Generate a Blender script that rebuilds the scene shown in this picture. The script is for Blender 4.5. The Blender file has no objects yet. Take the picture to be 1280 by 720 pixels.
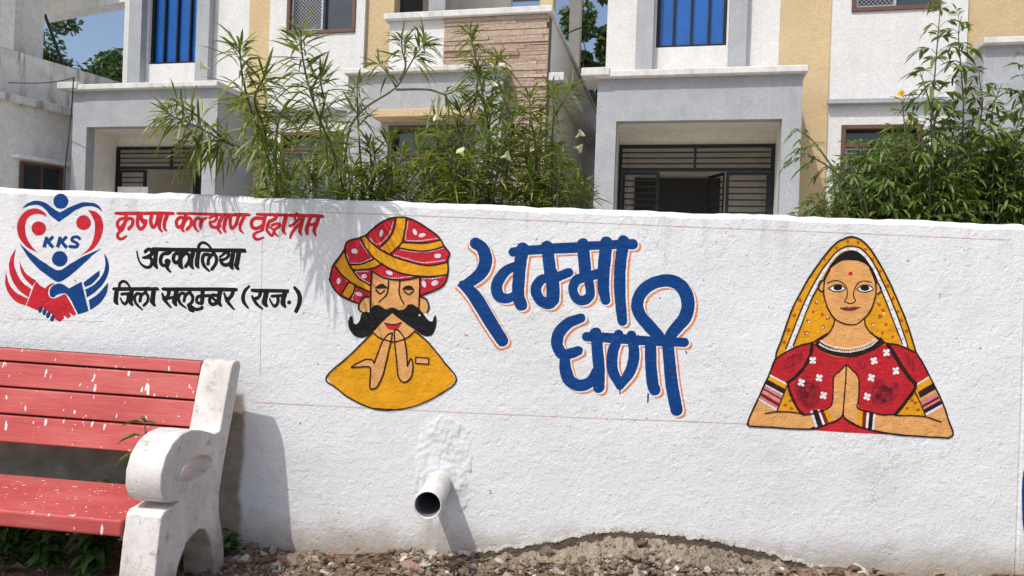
import bpy, bmesh, math, random
from mathutils import Vector, Matrix, noise
from mathutils.geometry import delaunay_2d_cdt
random.seed(7)
S = bpy.context.scene
C = S.collection
R_ = math.radians
# ------------------------------------------------------------------ camera, sky, sun, exposure
CZ, F, ROLL = 1.25, 924.0, 0.036          # camera height, focal length in photo pixels, roll
cam = bpy.data.objects.new('camera', bpy.data.cameras.new('camera')); C.objects.link(cam)
cam.data.sensor_width = 36.0; cam.data.lens = 36.0*F/1280.0
cam.data.clip_start = 0.05; cam.data.clip_end = 2000
cam.matrix_world = Matrix.Translation((0, 0, CZ)) @ Matrix.Rotation(R_(90), 4, 'X') @ Matrix.Rotation(ROLL, 4, 'Z')
S.camera = cam
SUN = Vector((0.80, 1.0, -1.85)).normalized()   # the way the light travels
EL = math.asin(-SUN.z)
w = bpy.data.worlds.new('World'); S.world = w; w.use_nodes = True
nt = w.node_tree; bg = nt.nodes['Background']
sky = nt.nodes.new('ShaderNodeTexSky'); sky.sky_type = 'NISHITA'; sky.sun_disc = False
sky.sun_elevation = EL; sky.sun_rotation = math.atan2(-SUN.x, -SUN.y)
sky.air_density = 1.0; sky.dust_density = 3.0; sky.ozone_density = 0.7
nt.links.new(sky.outputs[0], bg.inputs[0]); bg.inputs[1].default_value = 0.15
sun = bpy.data.objects.new('sun', bpy.data.lights.new('sun', 'SUN')); C.objects.link(sun)
sun.data.energy = 3.0; sun.data.angle = R_(0.53); sun.data.color = (1, 0.96, 0.905)
sun.rotation_euler = SUN.to_track_quat('-Z', 'Y').to_euler(); sun.location = (-3, -4, 9)
S.view_settings.view_transform = 'Standard'; S.view_settings.look = 'None'
S.view_settings.exposure = 0.06; S.view_settings.gamma = 1.0; S.view_settings.use_curve_mapping = False

# ------------------------------------------------------------------ measuring helpers
def ray(px, py):
    u = (px-640)/F; v = (360-py)/F
    return u*math.cos(ROLL)-v*math.sin(ROLL), u*math.sin(ROLL)+v*math.cos(ROLL)
WY = 3.4                                   # front face of the boundary wall
def at(px, py, y):                         # a point of the photo at a known distance
    x, z = ray(px, py); return Vector((x*y, y, CZ+z*y))
HA = R_(12.8)                              # the houses stand turned by this much to the wall
HS = Vector((math.cos(HA), -math.sin(HA), 0)); HT = Vector((math.sin(HA), math.cos(HA), 0))
def hw(s, t, z): return HS*s + HT*t + Vector((0, 0, z))
YARD = 0.62                                # ground level behind the wall

# ------------------------------------------------------------------ materials
def mat(name):
    m = bpy.data.materials.new(name); m.use_nodes = True
    return m, m.node_tree.nodes, m.node_tree.links, m.node_tree.nodes['Principled BSDF']
def noise_node(N, L, scale, detail=4, rough=0.55, stretch=None, coord=None):
    g = N.new('ShaderNodeNewGeometry'); src = g.outputs['Position']
    if coord is not None: src = coord
    if stretch:
        mp = N.new('ShaderNodeMapping'); mp.inputs['Scale'].default_value = stretch
        L.new(src, mp.inputs[0]); src = mp.outputs[0]
    n = N.new('ShaderNodeTexNoise'); n.inputs['Scale'].default_value = scale
    n.inputs['Detail'].default_value = detail; n.inputs['Roughness'].default_value = rough
    L.new(src, n.inputs['Vector']); return n
def ramp(N, L, fac, stops):
    r = N.new('ShaderNodeValToRGB')
    e = r.color_ramp.elements
    while len(e) < len(stops): e.new(0.5)
    for k, (p, c) in enumerate(stops):
        e[k].position = p; e[k].color = (c, c, c, 1) if isinstance(c, (int, float)) else (*c, 1)
    L.new(fac, r.inputs[0]); return r
def mix(N, L, fac, a, b, mode='MIX'):
    m = N.new('ShaderNodeMix'); m.data_type = 'RGBA'; m.blend_type = mode
    for sock, v in ((m.inputs[0], fac), (m.inputs[6], a), (m.inputs[7], b)):
        if isinstance(v, (int, float)): sock.default_value = v
        elif isinstance(v, tuple): sock.default_value = (*v, 1)
        else: L.new(v, sock)
    return m.outputs[2]
def math_node(N, L, op, a, b=None):
    m = N.new('ShaderNodeMath'); m.operation = op
    for k, v in enumerate((a, b)):
        if v is None: continue
        if isinstance(v, (int, float)): m.inputs[k].default_value = v
        else: L.new(v, m.inputs[k])
    return m.outputs[0]
def smooth(N, L, val, lo, hi):
    m = N.new('ShaderNodeMapRange'); m.interpolation_type = 'SMOOTHSTEP'
    m.inputs['From Min'].default_value = lo; m.inputs['From Max'].default_value = hi
    L.new(val, m.inputs['Value']); return m.outputs[0]

# the rough-cast relief of the boundary wall, shared by the plaster and by the paint that lies on it
grp = bpy.data.node_groups.new('roughcast_relief', 'ShaderNodeTree')
grp.interface.new_socket('Normal', in_out='OUTPUT', socket_type='NodeSocketVector')
grp.interface.new_socket('Height', in_out='OUTPUT', socket_type='NodeSocketFloat')
def _relief():
    N, L = grp.nodes, grp.links
    out = N.new('NodeGroupOutput')
    n1 = noise_node(N, L, 95, 3, 0.6); n2 = noise_node(N, L, 34, 4, 0.6); n3 = noise_node(N, L, 4, 3, 0.5, (0.9, 1, 1.2))
    n4 = noise_node(N, L, 12, 4, 0.6, (0.9, 1, 1.3))
    # knobs of plaster: soft thresholds of the noise
    k1 = smooth(N, L, n2.outputs[0], 0.42, 0.66)
    pits = smooth(N, L, noise_node(N, L, 21, 2, 0.5).outputs[0], 0.28, 0.36)
    h = math_node(N, L, 'ADD', math_node(N, L, 'MULTIPLY', n1.outputs[0], 0.0022), math_node(N, L, 'MULTIPLY', k1, 0.0010))
    h = math_node(N, L, 'ADD', h, math_node(N, L, 'MULTIPLY', n3.outputs[0], 0.007))
    h = math_node(N, L, 'ADD', h, math_node(N, L, 'MULTIPLY', n4.outputs[0], 0.0011))
    h = math_node(N, L, 'ADD', h, math_node(N, L, 'MULTIPLY', pits, 0.0011))
    b = N.new('ShaderNodeBump'); b.inputs['Strength'].default_value = 1.0; b.inputs['Distance'].default_value = 1.0
    L.new(h, b.inputs['Height'])
    L.new(b.outputs[0], out.inputs['Normal']); L.new(h, out.inputs['Height'])
_relief()
def add_relief(N, L, P):
    g = N.new('ShaderNodeGroup'); g.node_tree = grp
    L.new(g.outputs['Normal'], P.inputs['Normal']); return g

def wall_white():
    m, N, L, P = mat('white_roughcast')
    add_relief(N, L, P)
    n = noise_node(N, L, 1.7, 5, 0.6); f = noise_node(N, L, 60, 3)
    base = ramp(N, L, n.outputs[0], [(0.3, (0.70, 0.72, 0.735)), (0.7, (0.80, 0.815, 0.825))]).outputs[0]
    base = mix(N, L, ramp(N, L, f.outputs[0], [(0.35, 0.22), (0.6, 0.0)]).outputs[0], base, (0.55, 0.56, 0.56))
    geo = N.new('ShaderNodeNewGeometry'); sep = N.new('ShaderNodeSeparateXYZ'); L.new(geo.outputs['Position'], sep.inputs[0])
    X, Z = sep.outputs[0], sep.outputs[2]
    wob = math_node(N, L, 'MULTIPLY', math_node(N, L, 'SUBTRACT', noise_node(N, L, 5, 6, 0.65).outputs[0], 0.5), 0.24)
    # splashed earth along the foot of the wall
    low = smooth(N, L, math_node(N, L, 'ADD', Z, wob), 0.21, -0.01)
    base = mix(N, L, math_node(N, L, 'MULTIPLY', low, 0.85), base, (0.33, 0.265, 0.195))
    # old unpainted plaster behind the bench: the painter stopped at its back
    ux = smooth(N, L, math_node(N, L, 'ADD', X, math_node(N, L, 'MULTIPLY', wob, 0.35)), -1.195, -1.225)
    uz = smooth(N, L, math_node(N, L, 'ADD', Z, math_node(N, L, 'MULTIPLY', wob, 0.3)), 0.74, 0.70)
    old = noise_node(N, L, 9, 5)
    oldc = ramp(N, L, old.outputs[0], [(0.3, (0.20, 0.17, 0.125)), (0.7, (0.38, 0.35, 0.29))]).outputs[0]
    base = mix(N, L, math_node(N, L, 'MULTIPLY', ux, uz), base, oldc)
    # small dark pits
    pit = smooth(N, L, noise_node(N, L, 26, 2).outputs[0], 0.255, 0.225)
    base = mix(N, L, math_node(N, L, 'MULTIPLY', pit, 0.7), base, (0.14, 0.14, 0.14))
    # rain streaks under the coping
    st = noise_node(N, L, 3.0, 5, 0.6, (4, 1, 0.35))
    top = smooth(N, L, Z, 1.3, 1.65)
    base = mix(N, L, math_node(N, L, 'MULTIPLY', math_node(N, L, 'MULTIPLY', top, smooth(N, L, st.outputs[0], 0.50, 0.70)), 0.42), base, (0.42, 0.42, 0.41))
    # damp streak under the drain pipe
    sx = smooth(N, L, math_node(N, L, 'ABSOLUTE', math_node(N, L, 'ADD', math_node(N, L, 'ADD', X, 0.315), math_node(N, L, 'MULTIPLY', wob, 0.25))), 0.075, 0.015)
    sz = math_node(N, L, 'MULTIPLY', smooth(N, L, Z, 0.36, 0.28), smooth(N, L, noise_node(N, L, 7, 5, 0.7, (3, 1, 0.5)).outputs[0], 0.36, 0.6))
    base = mix(N, L, math_node(N, L, 'MULTIPLY', math_node(N, L, 'MULTIPLY', sx, sz), 0.5), base, (0.36, 0.31, 0.24))
    # faint damp blotches and hairline cracks
    dm = noise_node(N, L, 0.9, 6, 0.7, (1, 1, 1.6))
    base = mix(N, L, math_node(N, L, 'MULTIPLY', smooth(N, L, dm.outputs[0], 0.54, 0.70), 0.30), base, (0.50, 0.485, 0.45))
    vo = N.new('ShaderNodeTexVoronoi'); vo.feature = 'DISTANCE_TO_EDGE'; vo.inputs['Scale'].default_value = 1.15
    wv = noise_node(N, L, 3.5, 5, 0.7); ad = N.new('ShaderNodeVectorMath'); ad.operation = 'MULTIPLY_ADD'
    L.new(wv.outputs['Color'], ad.inputs[0]); ad.inputs[1].default_value = (0.45, 0.45, 0.45); L.new(geo.outputs['Position'], ad.inputs[2]); L.new(ad.outputs[0], vo.inputs['Vector'])
    cr = math_node(N, L, 'MULTIPLY', smooth(N, L, vo.outputs['Distance'], 0.0035, 0.0012), smooth(N, L, noise_node(N, L, 1.3, 3).outputs[0], 0.5, 0.58))
    base = mix(N, L, math_node(N, L, 'MULTIPLY', cr, 0.45), base, (0.25, 0.24, 0.23))
    L.new(base, P.inputs['Base Color']); P.inputs['Roughness'].default_value = 0.85
    return m
def paint(name, col, var=0.16, rough=0.5, dark=None):
    m, N, L, P = mat(name)
    add_relief(N, L, P)
    n = noise_node(N, L, 24, 5, 0.65)
    lo = tuple(c*(1-var) for c in col); hi = tuple(min(1, c*(1+var)) for c in col)
    base = ramp(N, L, n.outputs[0], [(0.3, lo), (0.7, hi)]).outputs[0]
    # thin spots where the brush skipped over the plaster
    br = noise_node(N, L, 40, 4, 0.7, (0.25, 1, 1.6))
    base = mix(N, L, ramp(N, L, br.outputs[0], [(0.4, 0.0), (0.7, 0.22)]).outputs[0], base, tuple(min(1, c*1.5+0.03) for c in col))
    sk = smooth(N, L, noise_node(N, L, 110, 2).outputs[0], 0.70, 0.76)
    base = mix(N, L, math_node(N, L, 'MULTIPLY', sk, 0.25), base, (0.7, 0.7, 0.7))
    if dark:
        d = noise_node(N, L, 30, 4); base = mix(N, L, smooth(N, L, d.outputs[0], 0.42, 0.62), base, dark)
    L.new(base, P.inputs['Base Color']); P.inputs['Roughness'].default_value = rough
    P.inputs['Specular IOR Level'].default_value = 0.12
    return m
def textured(name, col, var=0.12, bump=0.006, scale=22, stretch=(1, 1, 1), rough=0.85, streak=0.0, streakcol=(0.2, 0.2, 0.2), fine=120):
    m, N, L, P = mat(name)
    n = noise_node(N, L, 3.5, 6, 0.65); f = noise_node(N, L, scale, 4, 0.65, stretch)
    lo = tuple(c*(1-var) for c in col); hi = tuple(min(1, c*(1+var)) for c in col)
    base = ramp(N, L, n.outputs[0], [(0.3, lo), (0.7, hi)]).outputs[0]
    base = mix(N, L, ramp(N, L, f.outputs[0], [(0.35, 0.45), (0.62, 0.0)]).outputs[0], base, tuple(c*0.72 for c in col))
    if streak:
        s = noise_node(N, L, 2.2, 6, 0.7, (3.0, 3.0, 0.35))
        base = mix(N, L, math_node(N, L, 'MULTIPLY', smooth(N, L, s.outputs[0], 0.48, 0.72), streak), base, streakcol)
    L.new(base, P.inputs['Base Color']); P.inputs['Roughness'].default_value = rough
    b = N.new('ShaderNodeBump'); b.inputs['Strength'].default_value = 1; b.inputs['Distance'].default_value = bump
    fn = noise_node(N, L, fine, 3)
    L.new(math_node(N, L, 'ADD', f.outputs[0], math_node(N, L, 'MULTIPLY', fn.outputs[0], 0.35)), b.inputs['Height'])
    L.new(b.outputs[0], P.inputs['Normal']); return m
def plain(name, col, rough=0.5, metal=0.0, spec=0.5, var=0.1, scale=8):
    m, N, L, P = mat(name)
    n = noise_node(N, L, scale, 5, 0.6)
    L.new(ramp(N, L, n.outputs[0], [(0.3, tuple(c*(1-var) for c in col)), (0.7, tuple(min(1, c*(1+var)) for c in col))]).outputs[0], P.inputs['Base Color'])
    P.inputs['Roughness'].default_value = rough; P.inputs['Metallic'].default_value = metal; P.inputs['Specular IOR Level'].default_value = spec
    return m
def island(name, stops, rough=0.8, trans=0.0, bump=0.0, nscale=25):
    m, N, L, P = mat(name)
    g = N.new('ShaderNodeNewGeometry')
    base = ramp(N, L, g.outputs['Random Per Island'], stops).outputs[0]
    n = noise_node(N, L, nscale, 4)
    base = mix(N, L, ramp(N, L, n.outputs[0], [(0.35, 0.3), (0.65, 0)]).outputs[0], base, (0.03, 0.03, 0.015), 'MULTIPLY') if bump else base
    L.new(base, P.inputs['Base Color']); P.inputs['Roughness'].default_value = rough
    if bump:
        b = N.new('ShaderNodeBump'); b.inputs['Distance'].default_value = bump; L.new(n.outputs[0], b.inputs['Height']); L.new(b.outputs[0], P.inputs['Normal'])
    if trans:
        t = N.new('ShaderNodeBsdfTranslucent'); mx = N.new('ShaderNodeMixShader'); mx.inputs[0].default_value = trans
        L.new(mix(N, L, 1.0, base, (1.0, 1.0, 0.45), 'MULTIPLY'), t.inputs[0])
        L.new(P.outputs[0], mx.inputs[1]); L.new(t.outputs[0], mx.inputs[2])
        L.new(mx.outputs[0], N['Material Output'].inputs[0])
    return m
M = {}
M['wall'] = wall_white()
M['p_blue'] = paint('blue_wall_paint', (0.004, 0.047, 0.195))
M['p_red'] = paint('red_wall_paint', (0.50, 0.020, 0.032))
M['p_black'] = paint('black_wall_paint', (0.010, 0.010, 0.011), 0.3)
M['p_yellow'] = paint('ochre_yellow_wall_paint', (0.68, 0.31, 0.012))
M['p_skin'] = paint('skin_tone_wall_paint', (0.68, 0.34, 0.12))
M['p_orange'] = paint('orange_wall_paint', (0.70, 0.24, 0.095))
M['p_white'] = paint('white_wall_paint', (0.78, 0.78, 0.79), 0.06)
M['p_lilac'] = paint('pale_lilac_wall_paint', (0.72, 0.62, 0.72), 0.1)
M['p_dark'] = paint('dark_brown_wall_paint', (0.022, 0.011, 0.009), 0.3)
M['p_maroon'] = paint('maroon_wall_paint', (0.20, 0.012, 0.020), 0.3)
M['p_blouse'] = paint('mottled_red_wall_paint', (0.45, 0.018, 0.026), 0.16)
M['p_pink'] = paint('pink_wall_paint', (0.58, 0.22, 0.22))
M['p_rust'] = paint('rust_wall_paint', (0.42, 0.09, 0.02))
M['p_lips'] = paint('lip_red_wall_paint', (0.30, 0.05, 0.05))
M['p_chalk'] = paint('red_chalk_line', (0.60, 0.44, 0.39), 0.25, 0.9)
M['h_white'] = textured('white_house_plaster', (0.74, 0.74, 0.73), 0.06, 0.006, 30, streak=0.3, streakcol=(0.5, 0.49, 0.46))
M['h_grey'] = textured('grey_combed_plaster', (0.43, 0.45, 0.472), 0.13, 0.012, 34, (2.0, 2.0, 0.55), streak=0.4, streakcol=(0.33, 0.35, 0.375))
M['h_ochre'] = textured('ochre_house_plaster', (0.62, 0.475, 0.275), 0.08, 0.008, 30, streak=0.12, streakcol=(0.45, 0.34, 0.2))
M['h_beige'] = textured('beige_porch_plaster', (0.80, 0.765, 0.69), 0.06, 0.002, 12)
M['h_old'] = textured('weathered_white_plaster', (0.88, 0.86, 0.81), 0.08, 0.004, 14, streak=0.25, streakcol=(0.33, 0.32, 0.29))
M['h_mould'] = textured('mould_stained_plaster', (0.76, 0.745, 0.70), 0.15, 0.004, 10, streak=0.9, streakcol=(0.13, 0.125, 0.115))
M['ledge'] = textured('chalky_ledge_plaster', (0.70, 0.69, 0.66), 0.12, 0.004, 18, streak=0.5, streakcol=(0.33, 0.31, 0.27))
M['stone'] = island('pink_brown_cladding_stone', [(0.0, (0.38, 0.265, 0.195)), (0.35, (0.50, 0.365, 0.275)), (0.7, (0.58, 0.45, 0.35)), (1.0, (0.46, 0.35, 0.265))], 0.8, 0, 0.012, 30)
M['mortar'] = plain('dark_stone_joint', (0.16, 0.12, 0.09), 0.9)
M['blue'] = plain('blue_window_sheet', (0.012, 0.105, 0.38), 0.28, 0, 0.5, 0.15, 2)
M['black_metal'] = plain('black_painted_steel', (0.012, 0.0125, 0.015), 0.45, 0, 0.3)
M['brown'] = plain('brown_window_timber', (0.13, 0.065, 0.045), 0.45)
M['alu'] = plain('grey_aluminium', (0.42, 0.44, 0.46), 0.4, 0.3)
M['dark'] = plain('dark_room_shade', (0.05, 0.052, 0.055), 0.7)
M['glass'] = plain('tinted_window_glass', (0.035, 0.045, 0.055), 0.08, 0, 0.8, 0.3, 1.5)
M['mesh'] = plain('window_grille_wire', (0.30, 0.31, 0.32), 0.5, 0.4)
M['leaf_o'] = island('oleander_leaf', [(0, (0.11, 0.165, 0.026)), (0.5, (0.19, 0.255, 0.048)), (0.93, (0.30, 0.35, 0.09)), (1, (0.40, 0.34, 0.09))], 0.40, 0.36)
M['leaf_t'] = island('glossy_shrub_leaf', [(0, (0.075, 0.135, 0.024)), (0.6, (0.14, 0.215, 0.042)), (1, (0.25, 0.31, 0.08))], 0.42, 0.36)
M['leaf_tree'] = island('tree_leaf', [(0, (0.035, 0.075, 0.02)), (0.6, (0.065, 0.12, 0.03)), (1, (0.12, 0.175, 0.05))], 0.5, 0.2)
M['leaf_weed'] = island('weed_leaf', [(0, (0.04, 0.10, 0.02)), (1, (0.10, 0.20, 0.05))], 0.45, 0.2)
M['stem'] = plain('green_brown_stem', (0.11, 0.10, 0.055), 0.7)
M['bark'] = plain('grey_brown_bark', (0.12, 0.09, 0.065), 0.9, 0, 0.3, 0.3)
M['petal'] = island('pale_yellow_petal', [(0, (0.72, 0.70, 0.42)), (1, (0.80, 0.78, 0.55))], 0.6, 0.25)
M['petal_y'] = island('bright_yellow_petal', [(0, (0.78, 0.52, 0.02)), (1, (0.82, 0.60, 0.03))], 0.6, 0.25)
M['litter'] = island('dry_leaf_litter', [(0, (0.10, 0.055, 0.03)), (0.4, (0.20, 0.12, 0.07)), (0.75, (0.28, 0.19, 0.12)), (1, (0.16, 0.10, 0.06))], 0.85)
M['rubble'] = island('broken_plaster_rubble', [(0, (0.12, 0.085, 0.06)), (0.4, (0.21, 0.155, 0.11)), (0.66, (0.30, 0.24, 0.185)), (0.8, (0.44, 0.39, 0.33)), (0.88, (0.62, 0.60, 0.56)), (0.93, (0.30, 0.16, 0.11)), (1, (0.20, 0.14, 0.10))], 0.9, 0, 0.004, 90)
M['soil'] = textured('brown_soil', (0.17, 0.115, 0.075), 0.3, 0.03, 18)
M['yard'] = textured('pale_yard_paving', (0.50, 0.465, 0.41), 0.15, 0.01, 9)
M['bounce_road'] = textured('pale_bounce_concrete', (0.42, 0.39, 0.34), 0.15, 0.008, 12)
M['pvc'] = textured('dusty_white_pvc', (0.66, 0.655, 0.63), 0.16, 0.0006, 16, rough=0.5, streak=0.55, streakcol=(0.42, 0.36, 0.29))
M['pvc_in'] = plain('dirty_pipe_lining', (0.20, 0.21, 0.22), 0.6, 0, 0.3, 0.3)
M['cable'] = plain('black_cable', (0.02, 0.02, 0.022), 0.5)
def bench_red():
    m, N, L, P = mat('flaking_red_bench_paint')
    tc = N.new('ShaderNodeTexCoord'); ob = tc.outputs['Object']
    n = noise_node(N, L, 5, 6, 0.65, (0.5, 1, 1.5), ob)
    base = ramp(N, L, n.outputs[0], [(0.25, (0.37, 0.050, 0.045)), (0.5, (0.48, 0.080, 0.075)), (0.72, (0.53, 0.135, 0.12))]).outputs[0]
    g = noise_node(N, L, 45, 4, 0.7, (0.15, 1, 1), ob)
    base = mix(N, L, ramp(N, L, g.outputs[0], [(0.55, 0.0), (0.75, 0.35)]).outputs[0], base, (0.22, 0.045, 0.04))
    # spots and runs of white wall paint
    for sc, st, lo, hi in ((23, (1.9, 1, 0.5), 0.712, 0.724), (30, (1.6, 1, 0.5), 0.728, 0.74), (55, (1, 1, 0.8), 0.735, 0.75)):
        d = noise_node(N, L, sc, 1.5, 0.5, st, ob)
        base = mix(N, L, smooth(N, L, d.outputs[0], lo, hi), base, (0.72, 0.68, 0.66))
    L.new(base, P.inputs['Base Color']); P.inputs['Roughness'].default_value = 0.6
    b = N.new('ShaderNodeBump'); b.inputs['Distance'].default_value = 0.003; L.new(g.outputs[0], b.inputs['Height']); L.new(b.outputs[0], P.inputs['Normal'])
    return m
def bench_white():
    m, N, L, P = mat('chalky_white_bench_paint')
    n = noise_node(N, L, 5, 6, 0.7, (1, 1, 0.6)); f = noise_node(N, L, 20, 6, 0.75)
    base = ramp(N, L, n.outputs[0], [(0.3, (0.52, 0.48, 0.445)), (0.62, (0.72, 0.695, 0.67))]).outputs[0]
    base = mix(N, L, smooth(N, L, f.outputs[0], 0.52, 0.68), base, (0.43, 0.38, 0.34))
    chip = noise_node(N, L, 33, 3, 0.6)
    base = mix(N, L, smooth(N, L, chip.outputs[0], 0.70, 0.725), base, (0.27, 0.21, 0.17))
    geo = N.new('ShaderNodeNewGeometry')
    sep = N.new('ShaderNodeSeparateXYZ'); L.new(geo.outputs['Position'], sep.inputs[0])
    wob = math_node(N, L, 'MULTIPLY', math_node(N, L, 'SUBTRACT', n.outputs[0], 0.5), 0.5)
    base = mix(N, L, math_node(N, L, 'MULTIPLY', smooth(N, L, math_node(N, L, 'ADD', sep.outputs[2], wob), 0.24, 0.02), 0.75), base, (0.25, 0.19, 0.14))
    L.new(base, P.inputs['Base Color']); P.inputs['Roughness'].default_value = 0.75
    b = N.new('ShaderNodeBump'); b.inputs['Distance'].default_value = 0.004; L.new(f.outputs[0], b.inputs['Height']); L.new(b.outputs[0], P.inputs['Normal'])
    return m
M['b_red'] = bench_red(); M['b_white'] = bench_white()
M['groove'] = plain('dark_groove', (0.05, 0.02, 0.018), 0.9)
M['concrete'] = textured('crumbling_concrete', (0.40, 0.335, 0.25), 0.38, 0.05, 22, rough=0.95)
M['patch'] = textured('trowelled_white_patch', (0.73, 0.745, 0.755), 0.06, 0.006, 16, (0.8, 1, 0.8))

# ------------------------------------------------------------------ object helpers
def thing(name, label, cat, loc=(0, 0, 0), rot=0.0, group=None):
    o = bpy.data.objects.new(name, None); C.objects.link(o); o.empty_display_size = 0.2
    o.location = loc; o.rotation_euler = (0, 0, rot); o['label'] = label; o['category'] = cat
    if group: o['group'] = group
    return o
def wmat(o):
    m = Matrix.Translation(o.location) @ o.rotation_euler.to_matrix().to_4x4()
    return wmat(o.parent) @ m if o.parent else m
def obj(name, verts, faces, material, parent=None, smooth_=False, local=False, keep=False):
    """one mesh object; verts are world points unless local"""
    me = bpy.data.meshes.new(name)
    verts = [Vector(v) for v in verts]
    loc = Vector((0, 0, 0))
    if parent is not None and not local:
        inv = wmat(parent).inverted(); verts = [inv @ v for v in verts]
    elif parent is None and not local and not keep:
        loc = Vector((sum(v.x for v in verts)/len(verts), sum(v.y for v in verts)/len(verts), min(v.z for v in verts)))
        verts = [v-loc for v in verts]
    me.from_pydata([tuple(v) for v in verts], [], faces)
    me.materials.append(material)
    if smooth_: me.polygons.foreach_set('use_smooth', [True]*len(me.polygons))
    me.update()
    o = bpy.data.objects.new(name, me); C.objects.link(o)
    if parent is not None: o.parent = parent
    else: o.location = loc
    return o
def tag(o, label, cat, group=None):
    o['label'] = label; o['category'] = cat
    if group: o['group'] = group
    return o
def bevel(o, wd=0.008, seg=2, ang=35):
    b = o.modifiers.new('bevel', 'BEVEL'); b.width = wd; b.segments = seg; b.limit_method = 'ANGLE'; b.angle_limit = R_(ang); return o
class MB:
    def __init__(s, fn=None): s.v = []; s.f = []; s.fn = fn or (lambda x, y, z: Vector((x, y, z)))
    def add(s, vs, fs):
        b = len(s.v); s.v += [s.fn(*v) for v in vs]; s.f += [tuple(i+b for i in f) for f in fs]
    def box(s, x0, x1, y0, y1, z0, z1):
        if x0 > x1: x0, x1 = x1, x0
        s.add([(x, y, z) for z in (z0, z1) for y in (y0, y1) for x in (x0, x1)],
              [(0, 2, 3, 1), (4, 5, 7, 6), (0, 1, 5, 4), (2, 6, 7, 3), (0, 4, 6, 2), (1, 3, 7, 5)])
        return s
    def holed(s, x0, x1, z0, z1, y0, y1, holes):
        """a wall slab from y0 (front) to y1 with rectangular openings (x0,x1,z0,z1)"""
        xs = sorted({x0, x1, *[min(max(h[k], x0), x1) for h in holes for k in (0, 1)]})
        zs = sorted({z0, z1, *[min(max(h[k], z0), z1) for h in holes for k in (2, 3)]})
        nx, nz = len(xs)-1, len(zs)-1
        def solid(i, j):
            if not (0 <= i < nx and 0 <= j < nz): return False
            cx, cz = (xs[i]+xs[i+1])/2, (zs[j]+zs[j+1])/2
            return not any(h[0] < cx < h[1] and h[2] < cz < h[3] for h in holes)
        for i in range(nx):
            for j in range(nz):
                if not solid(i, j): continue
                a, b, c, d = xs[i], xs[i+1], zs[j], zs[j+1]
                s.add([(a, y0, c), (b, y0, c), (b, y0, d), (a, y0, d)], [(0, 1, 2, 3)])
                s.add([(a, y1, c), (b, y1, c), (b, y1, d), (a, y1, d)], [(3, 2, 1, 0)])
                if not solid(i-1, j): s.add([(a, y0, c), (a, y1, c), (a, y1, d), (a, y0, d)], [(3, 2, 1, 0)])
                if not solid(i+1, j): s.add([(b, y0, c), (b, y1, c), (b, y1, d), (b, y0, d)], [(0, 1, 2, 3)])
                if not solid(i, j-1): s.add([(a, y0, c), (b, y0, c), (b, y1, c), (a, y1, c)], [(3, 2, 1, 0)])
                if not solid(i, j+1): s.add([(a, y0, d), (b, y0, d), (b, y1, d), (a, y1, d)], [(0, 1, 2, 3)])
        return s
    def tube(s, pts, r0, r1=None, n=6):
        r1 = r0 if r1 is None else r1
        pts = [Vector(p) for p in pts]; b = len(s.v)
        up = Vector((0.31, 0.17, 0.93))
        for k, p in enumerate(pts):
            d = (pts[min(k+1, len(pts)-1)]-pts[max(k-1, 0)]).normalized()
            a = d.cross(up); a = a.normalized() if a.length > 1e-4 else Vector((1, 0, 0)); c = d.cross(a)
            r = r0+(r1-r0)*k/max(1, len(pts)-1)
            for i in range(n):
                q = p+(a*math.cos(2*math.pi*i/n)+c*math.sin(2*math.pi*i/n))*r
                s.v.append(s.fn(*q))
        for k in range(len(pts)-1):
            for i in range(n):
                j = (i+1) % n
                s.f.append((b+k*n+i, b+k*n+j, b+(k+1)*n+j, b+(k+1)*n+i))
        s.f.append(tuple(b+i for i in reversed(range(n)))); s.f.append(tuple(b+(len(pts)-1)*n+i for i in range(n)))
        return s
    def build(s, name, m, parent=None, smooth_=False, label=None):
        o = obj(name, s.v, s.f, m, parent, smooth_)
        if label: o['label'] = label
        return o
def spline(pts, n=5):
    """open Catmull-Rom through points of any dimension"""
    if len(pts) < 3: return [tuple(p) for p in pts]
    P = [tuple(2*a-b for a, b in zip(pts[0], pts[1]))]+list(pts)+[tuple(2*a-b for a, b in zip(pts[-1], pts[-2]))]
    out = []
    for i in range(1, len(P)-2):
        for k in range(n):
            t = k/n
            out.append(tuple(0.5*((2*b)+(-a+c)*t+(2*a-5*b+4*c-d)*t*t+(-a+3*b-3*c+d)*t**3) for a, b, c, d in zip(P[i-1], P[i], P[i+1], P[i+2])))
    out.append(tuple(pts[-1])); return out

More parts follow.
